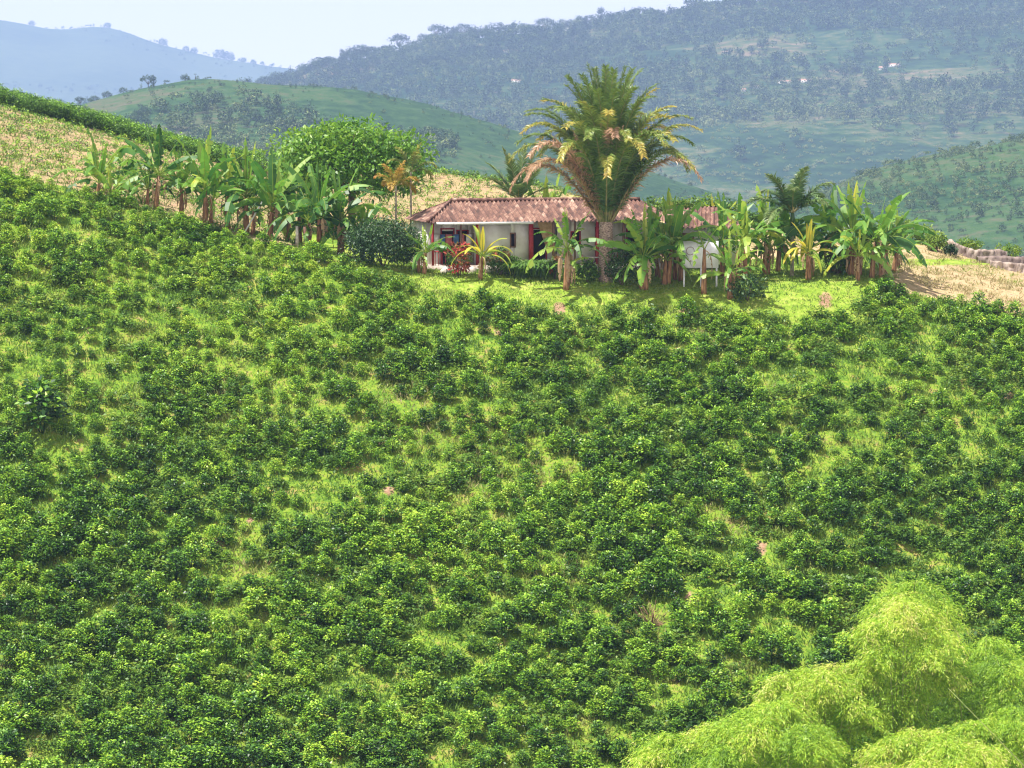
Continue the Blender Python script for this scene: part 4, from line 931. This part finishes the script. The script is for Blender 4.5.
banana('banana plant behind the roof beside the young palm', 545, 200, 172, 27, .6, nl=7, dead=0, Y=199, stemf=.2)
banana('banana plant behind the right end of the roof, only its leaves showing', 716, 215, 196, 28, .7, nl=7, dead=0, Y=200, stemf=.3)

# ------------------------------------------------------------------ bamboo at the lower right
def bamboo(label, px, top, Y, wpx, hpx, seed, n_c=9, tint=.5, dirx=0):
    """arching culms whose hanging sprays make a feathery plume"""
    c = at(px, top, Y); b = GYp(px - dirx * 20, Y + 1.0); r = np.random.RandomState(seed); s = Y / F; w = wpx * s / 2; H = c.z - b.z
    t = thing('bamboo_clump', label, 'bamboo', b, 0, 'bamboo clumps at the lower right')
    fo = MB(); hx = hpx * s
    for i in range(n_c):
        az = i * 2.39996 + r.normal(0, .3); f = math.sqrt((i + .3) / n_c); R_ = w * f * (.75 + .3 * r.rand())
        cx, cy = c.x - b.x, 0
        tx, ty = cx + math.cos(az) * R_, math.sin(az) * R_ * .9                     # where the culm bends over
        topz = H - hx * (.42 * f * f + .24 * r.rand()); a3 = az + r.normal(0, .5)
        P = [np.array([tx * g ** 1.6, ty * g ** 1.6, topz * g ** .92]) for g in np.linspace(0, 1, 10)]
        for g in (.25, .5, .75, 1.0): P.append(np.array([tx + math.cos(a3) * 1.0 * g, ty + math.sin(a3) * 1.0 * g, topz + .1 - .9 * g ** 2]))
        P = np.array(P); m = MB(); m.tube(P, np.linspace(.045, .01, 14), 5); m.build('culm', [M['culm']], t)
        ns = 50; z0 = max(.2, 1 - hx * 2.3 / H)
        q = z0 + (1 - z0) * np.linspace(0, 1, ns) ** .8; Pi = np.stack([np.interp(q, np.linspace(0, 1, 14), P[:, k]) for k in range(3)], 1)
        ct = tint + r.normal(0, .08)
        for j in range(ns):
            for k in range(2):
                a2 = r.rand() * 6.28; ln = (.5 + .95 * r.rand()) * (1.1 - .35 * (q[j] > .85))
                nn = 30; g = np.linspace(.1, 1, nn); up = r.uniform(-.35, .45)
                dx, dy = math.cos(a2), math.sin(a2)
                Q_ = Pi[j] + np.stack([dx * ln * g, dy * ln * g, ln * (up * g - (.35 + .8 * up) * g ** 2)], 1) + r.normal(0, .07, (nn, 3))
                D = np.stack([dx * .7 + r.normal(0, .55, nn), dy * .7 + r.normal(0, .55, nn), -.05 - .7 * g + r.normal(0, .35, nn)], 1)
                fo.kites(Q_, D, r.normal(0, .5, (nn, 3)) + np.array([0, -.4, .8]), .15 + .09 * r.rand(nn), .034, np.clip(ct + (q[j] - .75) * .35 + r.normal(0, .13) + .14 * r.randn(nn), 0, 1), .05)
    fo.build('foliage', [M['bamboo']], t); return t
bamboo('tallest bamboo plume, leaning and hanging in the middle of the lower right', 908, 592, 121, 84, 170, 1, 15, .55)
bamboo('bamboo clump behind and above the tallest plume', 912, 574, 126, 70, 110, 2, 9, .45)
bamboo('loose open bamboo clump against the right edge of the picture', 985, 628, 123, 100, 130, 3, 12, .42)
bamboo('bamboo dome in front of the tallest plume at the bottom edge', 935, 735, 116, 120, 60, 4, 13, .62)
bamboo('bamboo clump left of the tallest plume with pale drooping tips', 818, 664, 121, 100, 95, 5, 14, .58)
bamboo('rounded bamboo clump low at the bottom, left of the pale-tipped one', 768, 708, 117, 120, 70, 6, 14, .45)
bamboo('smallest bamboo clump, furthest left on the bottom edge', 683, 737, 118, 60, 50, 7, 8, .5)
bamboo('bamboo clump in the bottom right corner', 1010, 715, 118, 80, 60, 8, 9, .5)
pa, pb_ = at(948, 688, 114.8), at(1026, 768, 114.2)
m = MB(); m.tube([(0, 0, 0), ((pb_ - pa) * .5)[:], (pb_ - pa)[:]], [.008, .015, .03], 6); tag(m.build('bare_cane', [M['culm']], loc=pa), 'long bare pale cane slanting through the bamboo at the right', 'cane')
# dead twiggy bush on the red soil
b = G(652, 628); r = np.random.RandomState(8); m = MB()
for i in range(40): d = unit(r.normal(0, .5, 3) + np.array([0, 0, .8])); m.tube([[0, 0, 0], (d * .7)[:], (d * 1.2 + r.normal(0, .15, 3))[:]], [.02, .012, .006], 3)
tag(m.build('dead_shrub', [M['wood']], loc=b), 'leafless brown twiggy shrub on a bare red soil patch', 'dead shrub')

# ------------------------------------------------------------------ far trees
def far_tree_variant(seed, kind=0):
    r = np.random.RandomState(seed); m = MB(); H = 10
    if kind == 0: clumped(m, r, (0, 0, 6), (3.6, 3.6, 3.6), 9, 1.7, 14, 1.5, 1.1, .45, .12, .12, -.6)
    elif kind == 1: clumped(m, r, (0, 0, 7.2), (5.2, 5.2, 1.8), 11, 1.6, 14, 1.3, 1.0, .4, .12, .1, -.3)
    elif kind == 2: clumped(m, r, (0, 0, 6), (1.5, 1.5, 5), 7, 1.2, 14, 1.3, .9, .35, .1, .1, -.9)
    else: clumped(m, r, (0, 0, 2.5), (3.0, 3.0, 2.2), 6, 1.5, 12, 1.6, 1.0, .7, .12, .12, -.4)
    return m
FV = [far_tree_variant(i, k) for i, k in enumerate((0, 0, 0, 1, 2, 3, 3))]
def scatter(hname, n, seed, name, label, fmask, smin, smax, pr=(-60, 1090), tb=0., kinds=(0, 1, 2, 3, 4, 5, 6)):
    r = np.random.RandomState(seed); hz, Y, px = HILLS[hname]; y = Y[0] + (Y[-1] - Y[0]) * r.rand(n) ** .9; p = pr[0] + (pr[1] - pr[0]) * r.rand(n); x = (p - 512) / F * y; z = hz(x, y)
    a, b = proj(x, y, z); k = fmask(x / KH, y / KH, a, b, r) & (z > -214); x, y, z, a, b = x[k], y[k], z[k], a[k], b[k]; n = len(x)
    s = smin + (smax - smin) * r.rand(n) ** 1.6
    s = s * KH * .62; V, Q, T = bake(FV, np.stack([x, y, z - .6], 1), s, r.rand(n) * 6.28, r.choice(kinds, n), r.normal(0, .10, n) + tb + (fbm(x, y, 120, 90, 2) - .5) * .6)
    tag(link(name, make_mesh(name, V, Q, tint=T, mats=[M['forest']])), label, 'woodland', kind='stuff')
scatter('big', 26000, 1, 'woodland', 'hazy woodland and scrub covering the big blue hill', lambda x, y, a, b, r: (fbm(x, y, 150, 50, 3) + .22 * r.rand(len(x)) > .53) & (y < 2260), .4, 1.5, tb=.1)
# light rows of plantains on the big hill
def rowmask(x, y, a, b, r):
    return (fbm(x, y, 120, 55, 3) > .33) & (np.abs(((y + x * .15) / 22) % 1 - .5) < .3) & (a > 560) & (b > 70)
scatter('big', 26000, 2, 'plantain_rows', 'pale rows of plantains on the far hillside right of the palm', rowmask, .3, .7, tb=.48, kinds=(5, 6, 5))
scatter('big', 30000, 12, 'ridge_scrub', 'low scrub and undergrowth under the skyline trees of the big hill', lambda x, y, a, b, r: (y > 2040) & (y < 2225) & (a > 240) & (fbm(x, y, 40, 33, 2) > .30), .7, 1.6)
scatter('green', 9000, 3, 'thicket', 'bushy thicket in the hollow of the green hill left of centre', lambda x, y, a, b, r: (np.exp(-((a - 225) / 95) ** 2 - ((b - 132) / 32) ** 2) + np.exp(-((a - 400) / 60) ** 2 - ((b - 150) / 16) ** 2) * .9 + .35 * fbm(x, y, 30, 3) + .1 * r.rand(len(x)) > .56), .2, .8, pr=(0, 620), tb=.22)
scatter('green', 6000, 33, 'pasture_shrubs', 'low hedges and shrubs dotted over the green hill', lambda x, y, a, b, r: (np.abs(fbm(x, y, 60, 44, 3) - .5) < .035) | (r.rand(len(x)) < .12), .1, .3, pr=(0, 800), tb=.1)
scatter('spur', 7000, 4, 'scrub', 'scattered scrub on the spur at the right', lambda x, y, a, b, r: (fbm(x, y, 50, 66, 3) + .3 * r.rand(len(x)) > .62) & (a > 700), .12, .4, pr=(690, 1150), tb=.1)
scatter('far', 2500, 5, 'far_woodland', 'faint woods on the pale hill at the far left', lambda x, y, a, b, r: fbm(x, y, 250, 77, 3) > .5, .8, 1.5, pr=(-100, 500))

def far_tree(px, hname, hpx, kind, label, group, seed, wide=1.0, name='ridge_tree', py=None, tint=0):
    b = ridge_point(hname, px) if py is None else hill_point(hname, px, py)
    s = hpx * b.y / F / 10.5; b.z -= 1.6 * s; t = thing(name, label, 'tree', b, 0, group); r = np.random.RandomState(seed)
    m = MB(); 
    if kind == 0: clumped(m, r, (0, 0, 4.1 * s), (4.6 * s * wide, 3.8 * s, 4.3 * s), 22, 1.6 * s, 28, .95 * s, .7 * s, .4 + tint, .1, .1, -.5)
    elif kind == 1: clumped(m, r, (0, 0, 7.2 * s), (5.0 * s * wide, 4 * s, 2.6 * s), 20, 1.4 * s, 24, .9 * s, .6 * s, .35 + tint, .1, .1, -.1)
    elif kind == 2: clumped(m, r, (0, 0, 6 * s), (1.3 * s * wide, 1.3 * s, 4.4 * s), 12, 1.0 * s, 22, .9 * s, .6 * s, .3 + tint, .1, .1, -.9)
    else:
        for a in range(9): frondless = unit(np.array([math.cos(a * .7), math.sin(a * .7), .35])); m.kites(np.tile([0, 0, 9 * s], (4, 1)), np.tile(frondless, (4, 1)) + r.normal(0, .15, (4, 3)), np.tile([0, 0, 1.], (4, 1)), 2.6 * s, .5 * s, .4)
    m.build('crown', [M['forest']], t)
    q = MB(); q.tube([[0, 0, -.5 * s], [.1 * s, 0, 3.5 * s], [0, 0, (8.8 if kind == 3 else 6.5) * s]], [.42 * s, .3 * s, .15 * s], 6)
    if kind == 1:
        for a in range(6): q.tube([[0, 0, 3.5 * s], [math.cos(a) * 1.8 * s * wide, math.sin(a) * 1.2 * s, 6 * s], [math.cos(a) * 3.6 * s * wide, math.sin(a) * 2.2 * s, 7.6 * s]], [.2 * s, .14 * s, .08 * s], 5)
    q.build('trunk', [M['bark']], t); return t
far_tree(400, 'big', 21, 1, 'lone umbrella-shaped tree standing out on the skyline left of centre', None, 1, .9)
far_tree(600, 'big', 22, 2, 'narrow pointed tree topping the skyline above the tall palm', None, 2)
far_tree(437, 'big', 17, 1, 'broad open tree next right of the lone umbrella tree on the skyline', None, 3, .9)
GRt = 'trees along the skyline of the big hill'
spec = [(262, 10, 0), (276, 14, 0), (290, 11, 0), (305, 15, 0), (318, 17, 0), (328, 12, 0), (343, 15, 2), (352, 18, 0), (362, 17, 1), (372, 15, 0), (380, 12, 0), (386, 11, 1), (412, 9, 0), (424, 12, 0), (448, 17, 0), (456, 14, 0), (464, 18, 1), (474, 17, 0), (483, 15, 0), (492, 19, 0), (500, 17, 2), (507, 16, 0), (516, 17, 0), (527, 11, 0), (536, 12, 0), (545, 17, 1), (553, 14, 0), (562, 15, 0), (571, 13, 0), (580, 15, 0), (590, 14, 1), (609, 17, 0), (618, 13, 0), (628, 11, 0), (640, 14, 1), (650, 15, 0), (660, 12, 0), (672, 13, 0), (683, 11, 0), (692, 18, 1), (703, 14, 0), (715, 12, 0), (728, 15, 0), (742, 13, 0)]
for i, (px, h, k) in enumerate(spec): far_tree(px, 'big', h, k, 'hazy tree in the row of trees along the skyline of the big hill', GRt, 20 + i, 1.1)
for i, (px, h, k, lab) in enumerate(((150, 14, 1, 'left of the two spindly trees on top of the green hill'), (155, 14, 2, 'right of the two spindly trees on top of the green hill'), (187, 9, 0, 'dark rounded tree on the crest of the green hill'), (125, 8, 0, 'small dark tree on the green hill left of the spindly pair'), (109, 9, 0, 'rounded tree low on the left shoulder of the green hill'), (96, 8, 0, 'second rounded tree on the left shoulder of the green hill'), (82, 10, 1, 'leftmost wide tree where the green hill meets the coffee ridge'), (197, 7, 3, 'tiny palm beside the dark rounded tree on the green hill'))):
    far_tree(px, 'green', h, k, lab, 'trees on the crest of the green hill', 90 + i, 1.2)
for i, (px, h) in enumerate(((35, 7), (110, 8), (165, 10), (188, 7), (196, 8), (222, 14), (230, 12), (245, 7), (255, 6))):
    far_tree(px, 'far', h, 0, 'pale faint tree on the skyline of the far left hill', 'faint trees on the far left hill', 120 + i)
for i, (px, py, h) in enumerate(((145, 115, 14), (138, 118, 12), (440, 140, 16), (428, 135, 13), (452, 148, 12))):
    far_tree(px, 'green', h, 0, ['dark tree cluster member on the left face of the green hill', 'dark tree cluster member on the left face of the green hill', 'dark blue tree right of the round tree crown', 'dark blue tree right of the round tree crown', 'dark blue tree right of the round tree crown'][i], 'dark trees on the green hill face', 140 + i, name='hill_tree', py=py)

# ------------------------------------------------------------------ far houses
def far_house(px, py, wpx, label, roofc='bgroof', hname='big', ang=0.2):
    b = hill_point(hname, px, py); s = b.y / F; w = wpx * s; d = 6.; h = 3.2
    t = thing('distant_house', label, 'house', b, ang, 'small houses on the far hillside')
    m = MB(); m.box(-w / 2, w / 2, 0, d, -2, h); m.build('wall', [M['bgwall']], t)
    m = MB(); o = .7; V = [[-w / 2 - o, -o, h], [w / 2 + o, -o, h], [w / 2 + o, d / 2, h + 2.2], [-w / 2 - o, d / 2, h + 2.2], [-w / 2 - o, d + o, h], [w / 2 + o, d + o, h]]
    m.add(V, [[0, 1, 2, 3], [3, 2, 5, 4]], [[0, 3, 4], [1, 5, 2]]); m.build('roof', [M[roofc]], t)
    m = MB(); m.box(-.5, .5, -.05, -.01, 0, 2.2); m.build('door', [M['dark']], t)
    for x in (-w * .3, w * .3): m = MB(); m.box(x - .6, x + .6, -.05, -.01, 1.1, 2.2); m.build('window', [M['dark']], t)
far_house(786, 84, 17, 'bright white house in the middle of the far hillside')
far_house(806, 83, 12, 'red-roofed house just right of the bright white one')
far_house(757, 89, 5, 'tiny pinkish house left of the bright white one')
far_house(744, 92, 4, 'tiny pale shed, leftmost of the houses near the bright white one')
far_house(512, 53, 16, 'pink-roofed house high on the hill above and left of the tall palm')
far_house(566, 31, 11, 'pale roof close under the skyline left of the pointed tree', 'bgwall')
far_house(516, 83, 9, 'faint low house halfway down the hill left of the palm crown')
far_house(895, 67, 12, 'pale house among trees high on the right of the far hillside')
far_house(883, 70, 6, 'small pale shed left of the house among trees at the far right')
for i, (px, py, h) in enumerate(((433, 118, 14), (474, 120, 9))):
    b = hill_point('big', px, py); s = b.y / F; m = MB(); m.tube([[0, 0, -1], [0, 0, h * s]], .3, 6); tag(m.build('utility_pole', [M['rock']], loc=b), ['taller pale pole on the far slope above the round tree', 'shorter pale pole right of the tall one on the far slope'][i], 'pole')
